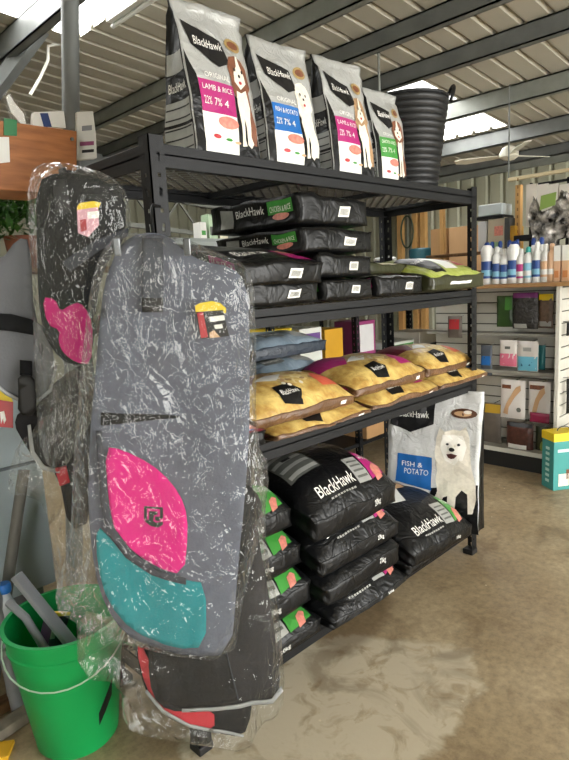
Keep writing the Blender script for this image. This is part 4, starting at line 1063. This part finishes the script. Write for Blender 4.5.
abox('product_box', 'magenta and white box on the rear rack behind the yellow bags', 'box', 2.90, 3.15, 1.55, 1.8, .931, 1.22, mat('magenta card', '8c3566', .5), extra=(((2.93, 1.545, .96), (3.12, 1.5499, 1.19), mat('pale grey card', 'c9c8c8', .5)),))
abox('product_box', 'yellow box on the rear rack nearest the blue-grey bags', 'box', 1.92, 2.12, 1.55, 1.8, .931, 1.24, mat('yellow card', 'd8b545', .5), extra=(((1.94, 1.545, 1.0), (2.10, 1.5499, 1.12), mat('navy print', '223a72', .4)),))
abox('product_box', 'white and purple box between yellow and magenta boxes on the rear rack', 'box', 2.2, 2.45, 1.55, 1.8, .931, 1.22, mat('white card', 'd9dcd4', .5), extra=(((2.22, 1.545, 1.05), (2.43, 1.5499, 1.18), mat('violet print', '6a4a8a', .5)),))
abox('product_box', 'amber box behind the white and purple box on the rear rack', 'box', 2.5, 2.72, 1.56, 1.8, .931, 1.19, mat('amber card', 'c79520', .5))
abox('product_box', 'flat white and green box on the rear rack', 'box', 3.35, 3.75, 1.55, 1.8, .931, .99, mat('white card', 'd9dcd4', .5), extra=(((3.36, 1.546, .94), (3.74, 1.5499, .965), GRNP),))
abox('product_box', 'light card carton on the rear rack beside its far post', 'box', 3.80, 4.12, 1.52, 1.85, .931, 1.05, mat('light card', 'cfc9bd', .6))
abox('product_box', 'teal carton on the lower shelf of the rear rack', 'box', 3.85, 4.1, 1.52, 1.85, .201, .55, mat('teal card', '3d8f92', .5))
abox('product_box', 'cardboard carton on the lower shelf of the rear rack', 'box', 2.95, 3.6, 1.52, 1.85, .201, .72, mat('brown cardboard', 'b08a60', .7, var=.1))

# low cabinet far behind with pale packets, glimpsed left of the bag piles
cA = hy(198, 238, 2.4); cB = hy(232, 238, 2.4)
cb = thing('cabinet', 'grey cabinet far behind the rack, glimpsed beside the top shelf bags', 'cabinet', (cA.x, 2.6, 0))
mb = MB(); mb.box((cA.x-.4, 2.4, 0), (cB.x+.25, 2.8, cA.z), mat('grey cabinet steel', '8f9692', .5)); under(mb.build('body', bevel=.004), cb)
mb = MB(); mb.box((cA.x-.38, 2.385, .05), (cB.x+.23, 2.399, cA.z-.03), mat('grey cabinet door', '9aa19d', .5)); under(mb.build('door', bevel=.003), cb)
for i, (a_, b_, t_, m_, lb) in enumerate(((200, 207, 222, WHITEP, 'white packet on the far grey cabinet, leftmost'), (208, 218, 214, mat('pale green card', 'b6cfae', .5), 'pale green packet on the far grey cabinet'), (219, 228, 219, mat('cream card', 'ded6bd', .5), 'cream packet on the far grey cabinet, rightmost'))):
    A = hy(a_, t_, 2.45); Bp = hy(b_, 236, 2.45); abox('treat_packet', lb, 'packet', A.x, Bp.x, 2.45, 2.55, cA.z+.001, A.z, m_, 'packets on the far cabinet', extra=(((A.x+.01, 2.447, cA.z+.03), (Bp.x-.01, 2.4499, (cA.z+A.z)/2), (GRNP, DKSILV, GRNP)[i]),))
# long timber counter far behind with tubs (seen between top and second shelves)
CARD = mat('brown cardboard', 'b08a60', .7)
tb = thing('work_table', 'long timber-topped table far behind the rack carrying cartons and bowls', 'table', (5.4, 3.0, 0))
TZ = 1.60
mb = MB(); mb.box((4.6, 1.35, TZ-.04), (5.3, 5.2, TZ), WD); under(mb.build('table_top', bevel=.004), tb)
for xx in (4.65, 5.2):
    for yy in (1.4, 5.1):
        mb = MB(); mb.box((xx, yy, 0), (xx+.06, yy+.06, TZ-.04), WD); under(mb.build('leg'), tb)
def sized(x0, x1, y0, y1, X):   # extents at plane x=X from photo corners
    a = hx(x0, y1, X); b_ = hx(x1, y0, X); return min(a.y, b_.y), max(a.y, b_.y), TZ, b_.z
ya, yb, _, zt_ = sized(431, 446, 228, 262, 4.7); abox('carton', 'plain brown carton on the far table, left of two', 'box', 4.7, 5.0, ya, yb, TZ+.001, zt_, CARD, 'cartons on the far table')
ya, yb, _, zt_ = sized(449, 466, 226, 262, 4.7); abox('carton', 'plain brown carton on the far table beside the rack post, right of two', 'box', 4.7, 5.0, ya-.12, yb, TZ+.001, zt_, mat('lighter brown cardboard', 'bd9870', .7), 'cartons on the far table')
ya, yb, _, zt_ = sized(398, 428, 247, 260, 4.65)
mb = MB(); ym = (ya+yb)/2; mb.lathe([(.10, 0), (.125, .01), (.135, zt_-TZ-.02), (.12, zt_-TZ), (.06, zt_-TZ+.004)], (4.82, ym, TZ+.001), mat('dark teal plastic', '1f4b54', .35), 28); tag(mb.build('pet_bowl', smooth=40), 'dark teal upturned pet bowl on the far table', 'bowl')
wb = mat('white enamel bowl', 'd9dad8', .35); nb = mat('navy rim', '26304e', .4)
cxx = hx(384, 255, 4.8)
for i in range(3):
    mb = MB(); z0 = TZ+.002+i*.072
    mb.lathe([(.08, 0), (.13, .012), (.135, .05), (.11, .068), (.05, .07)], (4.82, cxx.y, z0), wb, 28); mb.lathe([(.132, .014), (.1375, .016), (.1375, .024), (.132, .026)], (4.82, cxx.y, z0), nb, 28, (False, False))
    tag(mb.build('pet_bowl', smooth=40), ('bottom', 'middle', 'top')[i]+' white navy-rimmed bowl of the stack on the far table', 'bowl', 'stacked white bowls')
# pine ladder frame leaning on the back wall
PINE = mat('pale pine', 'c79a5e', .6, var=.15, vscale=20, stretch=(1, 1, .3))
lf_ = thing('pine_ladder', 'pale pine ladder-like frame standing against the corrugated wall behind the rack', 'frame', (6.3, hx(412, 230, 6.3).y, 0))
for x in (400, 415, 423):
    p = hx(x, 230, 6.3); mb = MB(); mb.box((6.28, p.y-.04, 0), (6.36, p.y+.04, 2.62), PINE); under(mb.build('stile', bevel=.003), lf_)
mb = MB(); a = hx(400, 210, 6.3); c = hx(423, 210, 6.3); mb.box((6.29, c.y, 2.5), (6.35, a.y, 2.58), PINE); under(mb.build('rail', bevel=.003), lf_)
p = hx(407, 232, 6.27); mb = MB(); pts = [p+Vector((0, .10*math.cos(t*PI/8), .22*math.sin(t*PI/8))) for t in range(17)]; mb.tube(pts, .012, mat('dark green hose', '3a4a38', .5), 6); tag(mb.build('cable_loop', smooth=True), 'dark cable loop hanging in the pine frame', 'cable')

# ------------------------------------------------------------------ gondola (right background)
GX = 3.45; GY0, GY1 = .12, 1.30; CZ = 1.475
SLAT = mat('white slatwall', 'c8c6bc', .5, var=.05)
gd = thing('display_gondola', 'white slatwall display unit with timber counter at right, hung with packets', 'display unit', (GX+.3, .7, 0))
def slatwall(a0, a1, z0, z1, fixed, axis, m, step=.088):
    mb = MB(); z = z0
    while z < z1-.01:
        zz = min(z+step-.010, z1)
        if axis == 'y': mb.box((fixed, a0, z), (fixed+.02, a1, zz), m)
        else: mb.box((a0, fixed, z), (a1, fixed+.02, zz), m)
        z += step
    dark = mat('slat groove', '56564f', .7)
    if axis == 'y': mb.box((fixed+.008, a0, z0), (fixed+.03, a1, z1), dark)
    else: mb.box((a0, fixed+.008, z0), (a1, fixed+.03, z1), dark)
    return mb
under(slatwall(GY0+.03, GY1, .18, CZ-.03, GX+.28, 'y', SLAT).build('slatwall_panel'), gd)
under(slatwall(GX+.04, GX+1.2, .12, CZ-.03, GY0, 'x', SLAT).build('slatwall_panel'), gd)
mb = MB(); mb.box((GX, GY0, 0), (GX+.04, GY0+.03, CZ-.03), SLAT); under(mb.build('corner_post', bevel=.003), gd)
mb = MB(); mb.box((GX-.05, GY0-.45, CZ-.03), (GX+.75, GY1+.05, CZ), mat('varnished timber counter', 'ab8458', .45, col2='8f6b42', vscale=6, stretch=(1, .15, 1))); under(mb.build('counter_top', bevel=.004), gd)
mb = MB(); mb.box((GX, GY0+.03, .14), (GX+.28, GY1, .165), mat('grey base shelf', '8e8b80', .5)); mb.box((GX-.005, GY0+.03, .135), (GX, GY1, .17), SLAT); under(mb.build('base_shelf'), gd)
mb = MB(); mb.box((GX+.03, GY0+.03, 0), (GX+.27, GY1, .139), mat('black kickboard', '1a1b1c', .5)); under(mb.build('kickboard'), gd)
mb = MB(); mb.box((GX+.31, GY0+.03, 0), (GX+.36, GY1, CZ-.03), mat('grey steel back', '6b6b66', .6)); under(mb.build('back_panel'), gd)
mb = MB(); zc = hx(520, 335, GX+.1).z; mb.box((GX+.12, GY0+.03, zc-.01), (GX+.28, GY1, zc+.008), mat('dull metal shelf', '8f8d84', .5)); zc2 = hx(520, 373, GX+.1).z; mb.box((GX+.10, GY0+.03, zc2-.015), (GX+.28, GY1, zc2+.012), mat('dull metal shelf', '8f8d84', .5)); under(mb.build('middle_shelf'), gd)
# hanging packets (thin pillow pouches on pegs)
def packet(label, x0, y0, x1, y1, X, m, bands=(), group='packets on the display unit', name='hanging_packet', th=.03, seed=0):
    A = hx(x0, y0, X); Bp = hx(x1, y1, X); ya, yb = Bp.y, A.y; z1, z0 = A.z, Bp.z
    hy_, hz_ = (yb-ya)/2, (z1-z0)/2; cyc, czc = (ya+yb)/2, (z0+z1)/2
    def Fp(u, v): return Vector((X - th/2*((1-u**4)*(1-v**4))**.7 + noise.noise(Vector((u*3, v*4, seed)))*.006, cyc-u*hy_, czc+v*hz_))
    n = 10; mb = MB()
    vs = [Fp(-1+2*i/n, -1+2*j/n) for j in range(n+1) for i in range(n+1)]; fs = [(j*(n+1)+i, j*(n+1)+i+1, (j+1)*(n+1)+i+1, (j+1)*(n+1)+i) for j in range(n) for i in range(n)]
    mb.add(vs, fs, m)
    vb = [Vector((2*X-v.x+.004, v.y, v.z)) for v in vs]; mb.add(vb, [tuple(reversed(f)) for f in fs], m)
    sf = Surf(Fp, hy_, hz_)
    for it in bands:
        if it[0] == 'r': sf.rect(mb, it[1], it[2], it[3], it[4], it[5], .003)
        elif it[0] == 'e': sf.ell(mb, it[1], it[2], it[3], it[4], it[5], .004)
        elif it[0] == 'p': sf.poly(mb, it[1], it[2], .004)
    # peg
    mb.tube([(X, cyc, z1-.012), (GX+.275, cyc, z1-.005)], .003, GALVL, 6)
    return tag(mb.build(name, smooth=60), label, 'packet', group)
XH = GX+.12
DG = mat('dark foil', '3a3836', .3, metal=.3, var=.5, vscale=30, bump=.8, bscale=20)
packet('dark green packet on the upper row, left of the purple-topped bag', 497, 296, 513, 327, XH, mat('dark green foil', '2e4a22', .35, var=.3), [('r', .1, .1, .9, .9, mat('leaf green foil', '3f7a2b', .4))], seed=1)
packet('silver-black crinkled bag with purple header on the upper row', 513, 293, 538, 329, XH-.03, DG, [('r', -.95, .72, .95, .98, mat('purple header', '6b2d63', .4)), ('r', -.8, -.95, .2, -.7, SILV)], th=.06, seed=2)
packet('brown packet with yellow header on the upper row', 539, 294, 553, 328, XH, mat('brown treats packet', '6b5646', .4, var=.4, vscale=50), [('r', -.95, .62, .95, .98, YTAG), ('r', -.8, -.9, .8, -.6, SILV)], seed=3)
packet('pink and white square packet on the middle row', 500, 340, 517, 367, XH-.02, mat('off white packet', 'd9d3cd', .4), [('r', -.95, -.95, .95, -.0, mat('rose pink print', 'd9738c', .4)), ('r', -.3, .35, .3, .55, DKSILV)], seed=4)
packet('sky blue and white square packet on the middle row', 518, 341, 538, 372, XH-.02, mat('off white packet', 'd9d3cd', .4), [('r', -.95, -.95, .95, .0, mat('sky blue print', '68b0c9', .4)), ('r', -.6, -.65, .5, -.35, mat('deep teal print', '225f7d', .4)), ('r', -.4, .35, .4, .6, SILV)], seed=5)
packet('teal packet partly behind the sky blue packet', 535, 345, 545, 370, XH+.05, mat('teal packet', '2b7d86', .4), seed=6)
packet('white packet printed with a long brown chew on the lower row', 501, 379, 525, 420, XH-.02, mat('off white packet', 'd9d3cd', .4), [('p', [(-.75, -.75), (-.35, -.8), (-.25, -.4), (.25, .15), (.7, .5), (.65, .75), (.3, .65), (-.1, .2), (-.5, -.25)], BONE), ('r', -.85, .55, -.1, .75, BROWNP), ('e', .55, -.5, .18, .12, DKSILV)], seed=7)
packet('second white packet with brown chew on the lower row, by the corner post', 529, 381, 550, 417, XH, mat('off white packet', 'd9d3cd', .4), [('p', [(-.6, -.8), (-.2, -.8), (.1, -.1), (.6, .4), (.5, .7), (.1, .5), (-.3, .0)], BONE), ('r', -.85, .55, .5, .8, BROWNP)], seed=8)
packet('brown jerky packet with white label hanging low', 507, 421, 533, 456, XH-.04, mat('reddish brown packet', '5b352c', .4, var=.4, vscale=40), [('r', -.8, -.7, .6, -.35, WHITEP), ('r', -.95, .75, .95, .98, INK)], th=.06, seed=9)
packet('dull grey packet with yellow top at left of the low row', 482, 402, 501, 446, XH, mat('grey brown packet', '6a625a', .4, var=.3), [('r', -.95, .55, .95, .95, mat('mustard header', 'b8942c', .4))], seed=10)
packet('crimson packet corner above the brown jerky packet', 530, 412, 549, 424, XH-.03, mat('crimson packet', '8f1f45', .4), seed=11)
packet('dark packet with yellow-green window beside the corner post', 536, 426, 550, 458, XH, mat('dark olive packet', '33351f', .4), [('e', .2, -.3, .5, .4, mat('yellow green print', '8d9640', .4))], seed=12)
packet('dark slate packet behind the far rack post on the middle row', 481, 345, 492, 376, XH, mat('slate packet', '474d56', .4), [('r', -.8, -.3, .8, .3, BLUEP)], seed=13)
packet('red and grey packet seen between the rack posts', 448, 316, 462, 338, XH, mat('grey brown packet', '6a625a', .4, var=.3), [('r', -.7, -.2, .7, .7, REDP)], seed=14)
# black tools on the side slatwall
for i, (yy, l) in enumerate(((378, .12), (392, .16), (322, .1))):
    p = hy(566, yy, GY0-.02); mb = MB(); mb.tube([p+Vector((0, .03, 0)), p+Vector((.0, -.06, .01))], .004, GALVL, 6)
    for j in range(3): mb.bar(p+Vector((-.02+.02*j, -.02-.01*j, .0)), p+Vector((-.02+.02*j, -.02-.01*j, -l)), .014, .008, BLKP)
    tag(mb.build('dog_lead'), ('upper black lead set hanging on the side slatwall', 'lower black lead set hanging on the side slatwall', 'highest black lead set near the counter end')[i], 'lead', 'black leads on the side slatwall')
# bottles on the counter
WB = mat('white bottle plastic', 'e3e3e0', .35); NV = mat('navy label', '2b4a8a', .4); SKYL = mat('light blue label', '7fb6cf', .4); PCH = mat('peach bottle', 'd9b08c', .35); DBL = mat('dark blue cap', '1f3d80', .35)
def bottle(label, px, X, h, r, lab, cap, body=WB, rnd_=False, group='shampoo bottles on the counter'):
    p = hx(px, 282, X); c = Vector((X, p.y, CZ+.001)); mb = MB()
    prof = [(r*.9, 0), (r, .006), (r, h*.66), (r*.92, h*.74), (r*.45, h*.82), (r*.4, h*.84)] if not rnd_ else [(r*.9, 0), (r, .006), (r, h*.58), (r*1.0, h*.62), (r*1.12, h*.72), (r*1.1, h*.82), (r*.7, h*.92), (r*.3, h*.94)]
    mb.lathe(prof, c, body, 20); bt = mb.build('shampoo_bottle', smooth=40, loc=c); tag(bt, label, 'bottle', group)
    l = MB(); l.lathe([(r+.001, h*.14), (r+.001, h*.55)], c, lab, 20, (False, False)); l.lathe([(r+.0018, h*.2), (r+.0018, h*.34)], c, SKYL if lab is NV else WB, 20, (False, False)); o = l.build('label', smooth=40); o.data.transform(Matrix.Translation(-c)); o.parent = bt
    q = MB(); q.lathe([(r*.5, h*.84 if not rnd_ else h*.93), (r*.5, h*.96), (r*.3, h), (.001, h)], c, cap, 16); o = q.build('cap', smooth=40); o.data.transform(Matrix.Translation(-c)); o.parent = bt
for i, (px, h, lab, cap, bd, rn, lb) in enumerate(((487, .33, NV, DBL, WB, True, 'round-shouldered white bottle nearest the rack post'), (497, .29, NV, WB, WB, False, 'slim white bottle second from the rack post'), (504.5, .27, NV, WB, WB, False, 'slim white bottle third from the rack post'),
        (513.5, .32, NV, DBL, WB, True, 'round-shouldered white bottle in mid counter'), (521, .26, mat('magenta label', 'b0387c', .4), WB, WB, False, 'slim bottle with magenta label in mid counter'), (528, .27, SKYL, mat('teal cap', '3aa39a', .4), WB, False, 'white bottle with pale blue label and teal cap'),
        (537, .30, NV, WB, WB, False, 'tall white bottle with navy label before the peach bottles'), (545.5, .28, PCH, WB, WB, False, 'white bottle with a peach label, left of the all-peach one'), (551.5, .28, PCH, PCH, PCH, False, 'all-peach coloured bottle beside the peach cartons'))):
    bottle(lb, px, GX+.10, h, .038 if not rn else .044, lab, cap, bd, rn)
for i, px in enumerate((492, 500, 509, 517, 533, 541)):
    bottle(('rear-row blue-capped bottle behind '+('the first', 'the second', 'the third', 'the fourth', 'the sixth', 'the seventh')[i]+' front bottle from the rack post'), px, GX+.26, .34, .034, NV, DBL, WB)
for i, (px0, px1, m_) in enumerate(((555, 562, PCH), (563, 571, PCH))):
    ya, yb = hx(px1, 280, GX+.1).y, hx(px0, 280, GX+.1).y
    mb = MB(); mb.box((GX+.06, ya+.003, CZ+.001), (GX+.2, yb-.003, CZ+.15), m_); mb.box((GX+.059, ya+.003, CZ+.15), (GX+.2, yb-.003, CZ+.26), WHITEP); mb.box((GX+.057, ya+.01, CZ+.03), (GX+.0585, yb-.01, CZ+.08), mat('orange print', 'c9824c', .5))
    tag(mb.build('peach_carton', bevel=.002), ('peach and white carton left of a pair on the counter', 'peach and white carton at the right picture edge on the counter')[i], 'carton', 'peach cartons on the counter')
# shelving above the counter, against a board: timber post, black grid shelf, tubs, hanging bag
PT = hx(517, 252, GX+.55)
us = thing('upper_shelving', 'black and timber shelf frame behind the counter bottles', 'shelf', (GX+.6, .6, CZ))
y517 = hx(517.5, 220, GX+.55).y; ztp = hx(517.5, 185, GX+.55).z
mb = MB(); mb.box((GX+.55, y517-.022, CZ+.001), (GX+.60, y517+.022, ztp), PINE); 
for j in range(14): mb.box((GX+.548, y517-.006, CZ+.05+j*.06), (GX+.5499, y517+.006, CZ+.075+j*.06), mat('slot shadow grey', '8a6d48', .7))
under(mb.build('timber_post', bevel=.002), us)
yl = hx(480, 250, GX+.55).y; zs = hx(500, 250, GX+.5).z
mb = MB(); mb.box((GX+.45, y517+.03, zs-.02), (GX+.72, 1.5, zs), WD); under(mb.build('timber_shelf', bevel=.002), us)
mb = MB(); mb.box((GX+.70, 1.46, CZ+.001), (GX+.74, 1.5, ztp), PINE); under(mb.build('timber_post'), us)
zb = hx(545, 236, GX+.5).z
mb = MB(); mb.box((GX+.42, -.5, zb-.02), (GX+.72, y517-.025, zb+.02), STEEL); under(mb.build('black_shelf', bevel=.002), us)
mb = MB()
for yy in (y517-.05, y517-.35, y517-.65): mb.bar((GX+.7, yy, CZ+.001), (GX+.7, yy, ztp+.02), .02, .02, STEEL)
zz2 = hx(530, 252, GX+.5).z; mb.box((GX+.5, -.5, zz2-.008), (GX+.7, y517-.04, zz2), STEEL); mb.box((GX+.69, -.5, ztp-.01), (GX+.71, y517-.04, ztp+.01), STEEL)
under(mb.build('black_frame'), us)
# window panes above the black shelf, brightness put into opaque pale colour
for i, (a, c) in enumerate(((527, 537), (538, 548), (549, 558), (560, 570))):
    A = hx(a, 185, GX+.68); Bp = hx(c, 226, GX+.68); mb = MB(); mb.box((GX+.665, Bp.y, Bp.z), (GX+.685, A.y, A.z), mat('pale window pane', 'cfcac0', .6))
    tag(mb.build('window_pane'), ('first', 'second', 'third', 'fourth')[i]+' pale window pane from the timber post above the black shelf', 'card', 'pale window panes')
# tubs on the timber shelf
def xb(name, label, cat, px0, py0, px1, py1, X, dp, m, z0=None, extra=None):
    A = hx(px0, py0, X); Bp = hx(px1, py1, X); zb_ = z0 if z0 is not None else Bp.z
    mb = MB(); mb.box((X, Bp.y, zb_), (X+dp, A.y, A.z), m)
    if extra: extra(mb, X, Bp.y, A.y, zb_, A.z)
    return tag(mb.build(name, bevel=.004), label, cat)
xb('product_box', 'box with pale green and pink print on the timber shelf', 'box', 488, 219, 504, 250, GX+.5, .18, mat('beige print card', 'b5aa94', .5), zs+.001, lambda mb, X, a, c, z0, z1: (mb.box((X-.002, a+.01, z0+.02), (X-.0005, c-.01, z0+.07), mat('pale green print', '93b58d', .5)), mb.box((X-.002, a+.01, z0+.12), (X-.0005, a+(c-a)*.6, z0+.2), PINKP)))
ztray = hx(495, 219, GX+.5).z
abz = hx(504, 205, GX+.5)
A = hx(478, 206, GX+.5); Bp = hx(504, 218, GX+.5)
mb = MB(); mb.box((GX+.47, Bp.y, ztray+.001), (GX+.69, A.y, ztray+.03), STEEL); tag(mb.build('black_tray', bevel=.003), 'shallow black tray resting on the printed box', 'tray')
mb = MB(); mb.box((GX+.48, Bp.y+.01, ztray+.031), (GX+.68, A.y-.01, A.z), mat('cloudy plastic tub', 'b9c2c4', .3)); tag(mb.build('plastic_tub', bevel=.01), 'cloudy clear plastic tub in the black tray above the bottles', 'tub')
xb('file_box', 'dark grey narrow box on the timber shelf', 'box', 504.5, 218, 509.5, 250, GX+.5, .18, mat('dark grey card', '4c4d4c', .6), zs+.001)
xb('yellow_box', 'yellow upright box beside the timber post', 'box', 510, 226, 514.5, 250, GX+.5, .18, mat('amber card', 'c79520', .5), zs+.001)
xb('product_box', 'pale narrow box at the far left of the timber shelf', 'box', 478, 222, 486, 250, GX+.5, .18, mat('pale grey card', 'c9c8c8', .5), zs+.001)
# black and silver crumpled bag hanging
def crumple_bag():
    X = GX+.36; A = hx(530, 195, X); Bp = hx(572, 262, X); cyc = (A.y+Bp.y)/2; hw_ = (A.y-Bp.y)/2; hzv = (A.z-Bp.z)/2; czc = (A.z+Bp.z)/2
    out = [(-1, .35), (-.75, .95), (-.5, .45), (.1, .55), (.55, 1.0), (.75, .9), (1, .1), (.75, -.3), (.35, -.35), (.25, -1), (-.15, -1), (-.25, -.35), (-.75, -.3)]
    pl = [(x*hw_, y*hzv) for x, y in out]; V, Fc = patch2d(pl, .02); mb = MB()
    SB = mat('black silver foil bag', '1d1d1e', .22, metal=.4, var=0, bump=.5, col2='b9b3ab', vscale=16, bscale=25)
    for sg in (1, -1):
        mb.add([Vector((X - sg*(.035+.05*noise.noise(Vector((s*16, z*16, 2)))), cyc-s, czc+z)) for s, z in V], Fc if sg > 0 else [tuple(reversed(f)) for f in Fc], SB)
    o = mb.build('foil_bag', smooth=60); tag(o, 'black and silver crinkled bag hanging over the counter at right', 'bag')
    mb = MB(); lb = [(-.35, .5), (.35, .6), (.4, .95), (-.3, .9)]
    slab(mb, [Vector((X-.075, cyc-x*hw_, czc+y*hzv)) for x, y in lb], mat('green header card', '7f9a4a', .5), .003, Vector((1, 0, 0))); p_ = mb.build('header_card'); p_.parent = o
    mb = MB(); mb.tube([(X-.04, cyc, czc+hzv*.75), (X+.1, cyc, czc+hzv*.78), (X+.33, cyc, czc+hzv*.78)], .004, GALVL, 6); p_ = mb.build('peg'); p_.parent = o
crumple_bag()
# teal box on the floor
TBX = mat('teal printed card', '3d928d', .5, var=.08); c0 = hz(553, 491, 0)
bx = thing('puppy_pad_box', 'teal box with yellow top on the floor beside the display unit', 'box', c0)
ux = Vector((math.cos(-.62), math.sin(-.62), 0)); uy = Vector((-ux.y, ux.x, 0)); Lx, Ly, Hz = .34, .14, .36
def rb(mb, a0, a1, b0, b1, z0, z1, m): 
    vs = [c0+ux*a+uy*b_+Vector((0, 0, z)) for z in (z0, z1) for a, b_ in ((a0, b0), (a1, b0), (a1, b1), (a0, b1))]
    mb.add(vs, [(0,3,2,1),(4,5,6,7),(0,1,5,4),(1,2,6,5),(2,3,7,6),(3,0,4,7)], m)
mb = MB(); rb(mb, 0, Lx, 0, Ly, 0, Hz, TBX); under(mb.build('body', bevel=.003), bx)
mb = MB(); rb(mb, -.004, Lx+.004, -.004, Ly+.004, Hz, Hz+.06, YTAG); under(mb.build('lid', bevel=.003), bx)
mb = MB(); rb(mb, .03, Lx, -.003, -.001, Hz*.78, Hz*.84, mat('pale print', 'bfe0da', .5)); rb(mb, .04, .12, -.003, -.001, .03, .12, CREAMP); rb(mb, .10, .2, -.003, -.001, .08, .15, BROWNP); rb(mb, .14, .22, -.003, -.001, .2, .26, BLUEP)
for j in range(7): rb(mb, -.003, -.001, Ly*.35, Ly*.65, .05+j*.04, .07+j*.04, mat('pale print', 'bfe0da', .5))
under(mb.build('printed_panel'), bx)
mb = MB(); tp = c0+ux*.12+uy*.07+Vector((0, 0, Hz+.06)); mb.tube([tp+ux*(.05*math.cos(t*PI/8))+Vector((0, 0, .03*math.sin(t*PI/8))) for t in range(9)], .004, mat('dark handle', '3b3b3b', .5), 6); under(mb.build('handle'), bx)

# ------------------------------------------------------------------ ceiling fan, rods, strip light
FX = 4.6
fc = hx(509, 156, FX); rod = hx(508.5, 150, FX)
fan = thing('ceiling_fan', 'cream three-bladed ceiling fan hanging on a rod at right', 'ceiling fan', (FX, fc.y, fc.z))
CRM = mat('cream enamel', 'cfcbbb', .4)
mb = MB(); mb.tube([(FX, fc.y, fc.z+.05), (FX, fc.y, ceil_z(FX)-.01)], .008, GALVL, 8); under(mb.build('down_rod'), fan)
mb = MB(); mb.lathe([(.03, .09), (.06, .07), (.085, .03), (.085, -.01), (.05, -.035), (.02, -.04)][::-1], (FX, fc.y, fc.z), CRM, 28); under(mb.build('motor', smooth=40), fan)
for i in range(3):
    a = math.radians(100+120*i); d = Vector((math.cos(a), math.sin(a), .02)); s_ = Vector((-math.sin(a), math.cos(a), .25)).normalized()
    mb = MB(); pts = [(.07, .02), (.16, .035), (.42, .06), (.50, .045), (.51, -.02), (.42, -.055), (.16, -.04), (.07, -.02)]
    top = [Vector((FX, fc.y, fc.z))+d*x+s_*y for x, y in pts]; slab(mb, top, CRM, .008, Vector((0, 0, 1))); under(mb.build('blade'), fan)
LX = 4.3; lp = hx(508.5, 180, LX); lq = hx(600, 160, LX)
sl = thing('strip_light', 'slim strip light hung on a rod under the roof at right', 'light fitting', lp)
mb = MB(); mb.tube([lp, Vector((LX, lp.y, ceil_z(LX)-.01))], .006, GALV, 6); under(mb.build('rod'), sl)
le = Vector((LX, lq.y, lp.z))
mb = MB(); mb.tube([le, Vector((LX, le.y, ceil_z(LX)-.01))], .006, GALV, 6); under(mb.build('rod'), sl)
mb = MB(); mb.bar(lp, le, .035, .03, mat('warm white batten', 'cdbd98', .4)); under(mb.build('batten', bevel=.004), sl)
r1 = hx(379, 76, 2.9)
mb = MB(); mb.tube([(2.9, r1.y, 2.35), (2.9, r1.y, ceil_z(2.9)-.01)], .009, GALVL, 8); mb.lathe([(.05, 0), (.05, .04), (.02, .05)], (2.9, r1.y, 2.31), GALVL, 20); tag(mb.build('hanging_rod', smooth=40), 'thin steel rod hanging from the roof behind the rack top', 'rod')
# fluorescent tube under the roof, upper left
a = hx(108, 18, .0) if False else hit(112, 20, (.08, 0, 1), 3.0+.08*6.5-.10); c = hit(150, -6, (.08, 0, 1), 3.0+.08*6.5-.10)
ft_ = thing('fluorescent_light', 'white fluorescent batten under the roof at upper left', 'light fitting', a)
mb = MB(); mb.bar(a, a+(c-a)*1.6, .09, .05, WHITEP); under(mb.build('batten', bevel=.004), ft_)
mb = MB(); mb.tube([a+Vector((0, 0, -.04)), a+(c-a)*1.6+Vector((0, 0, -.04))], .014, mat('white glass tube', 'f2f2ee', .3), 10); under(mb.build('tube', smooth=True), ft_)
mb = MB(); mb.tube([a+Vector((0, 0, .02)), a+Vector((0, 0, .14))], .01, GALV, 6); under(mb.build('bracket'), ft_)
# white lead hanging near it
a = hy(54, 44, 3.0); mb = MB(); mb.tube([hy(60, 44, 3.0), hy(48, 46, 3.0), hy(48, 60, 3.0), hy(40, 78, 3.0), hy(30, 95, 3.0)], .012, mat('white flex', 'd4d2c8', .5), 6)
tag(mb.build('electric_cable', smooth=True), 'white cable looping down from the roof at upper left', 'cable')
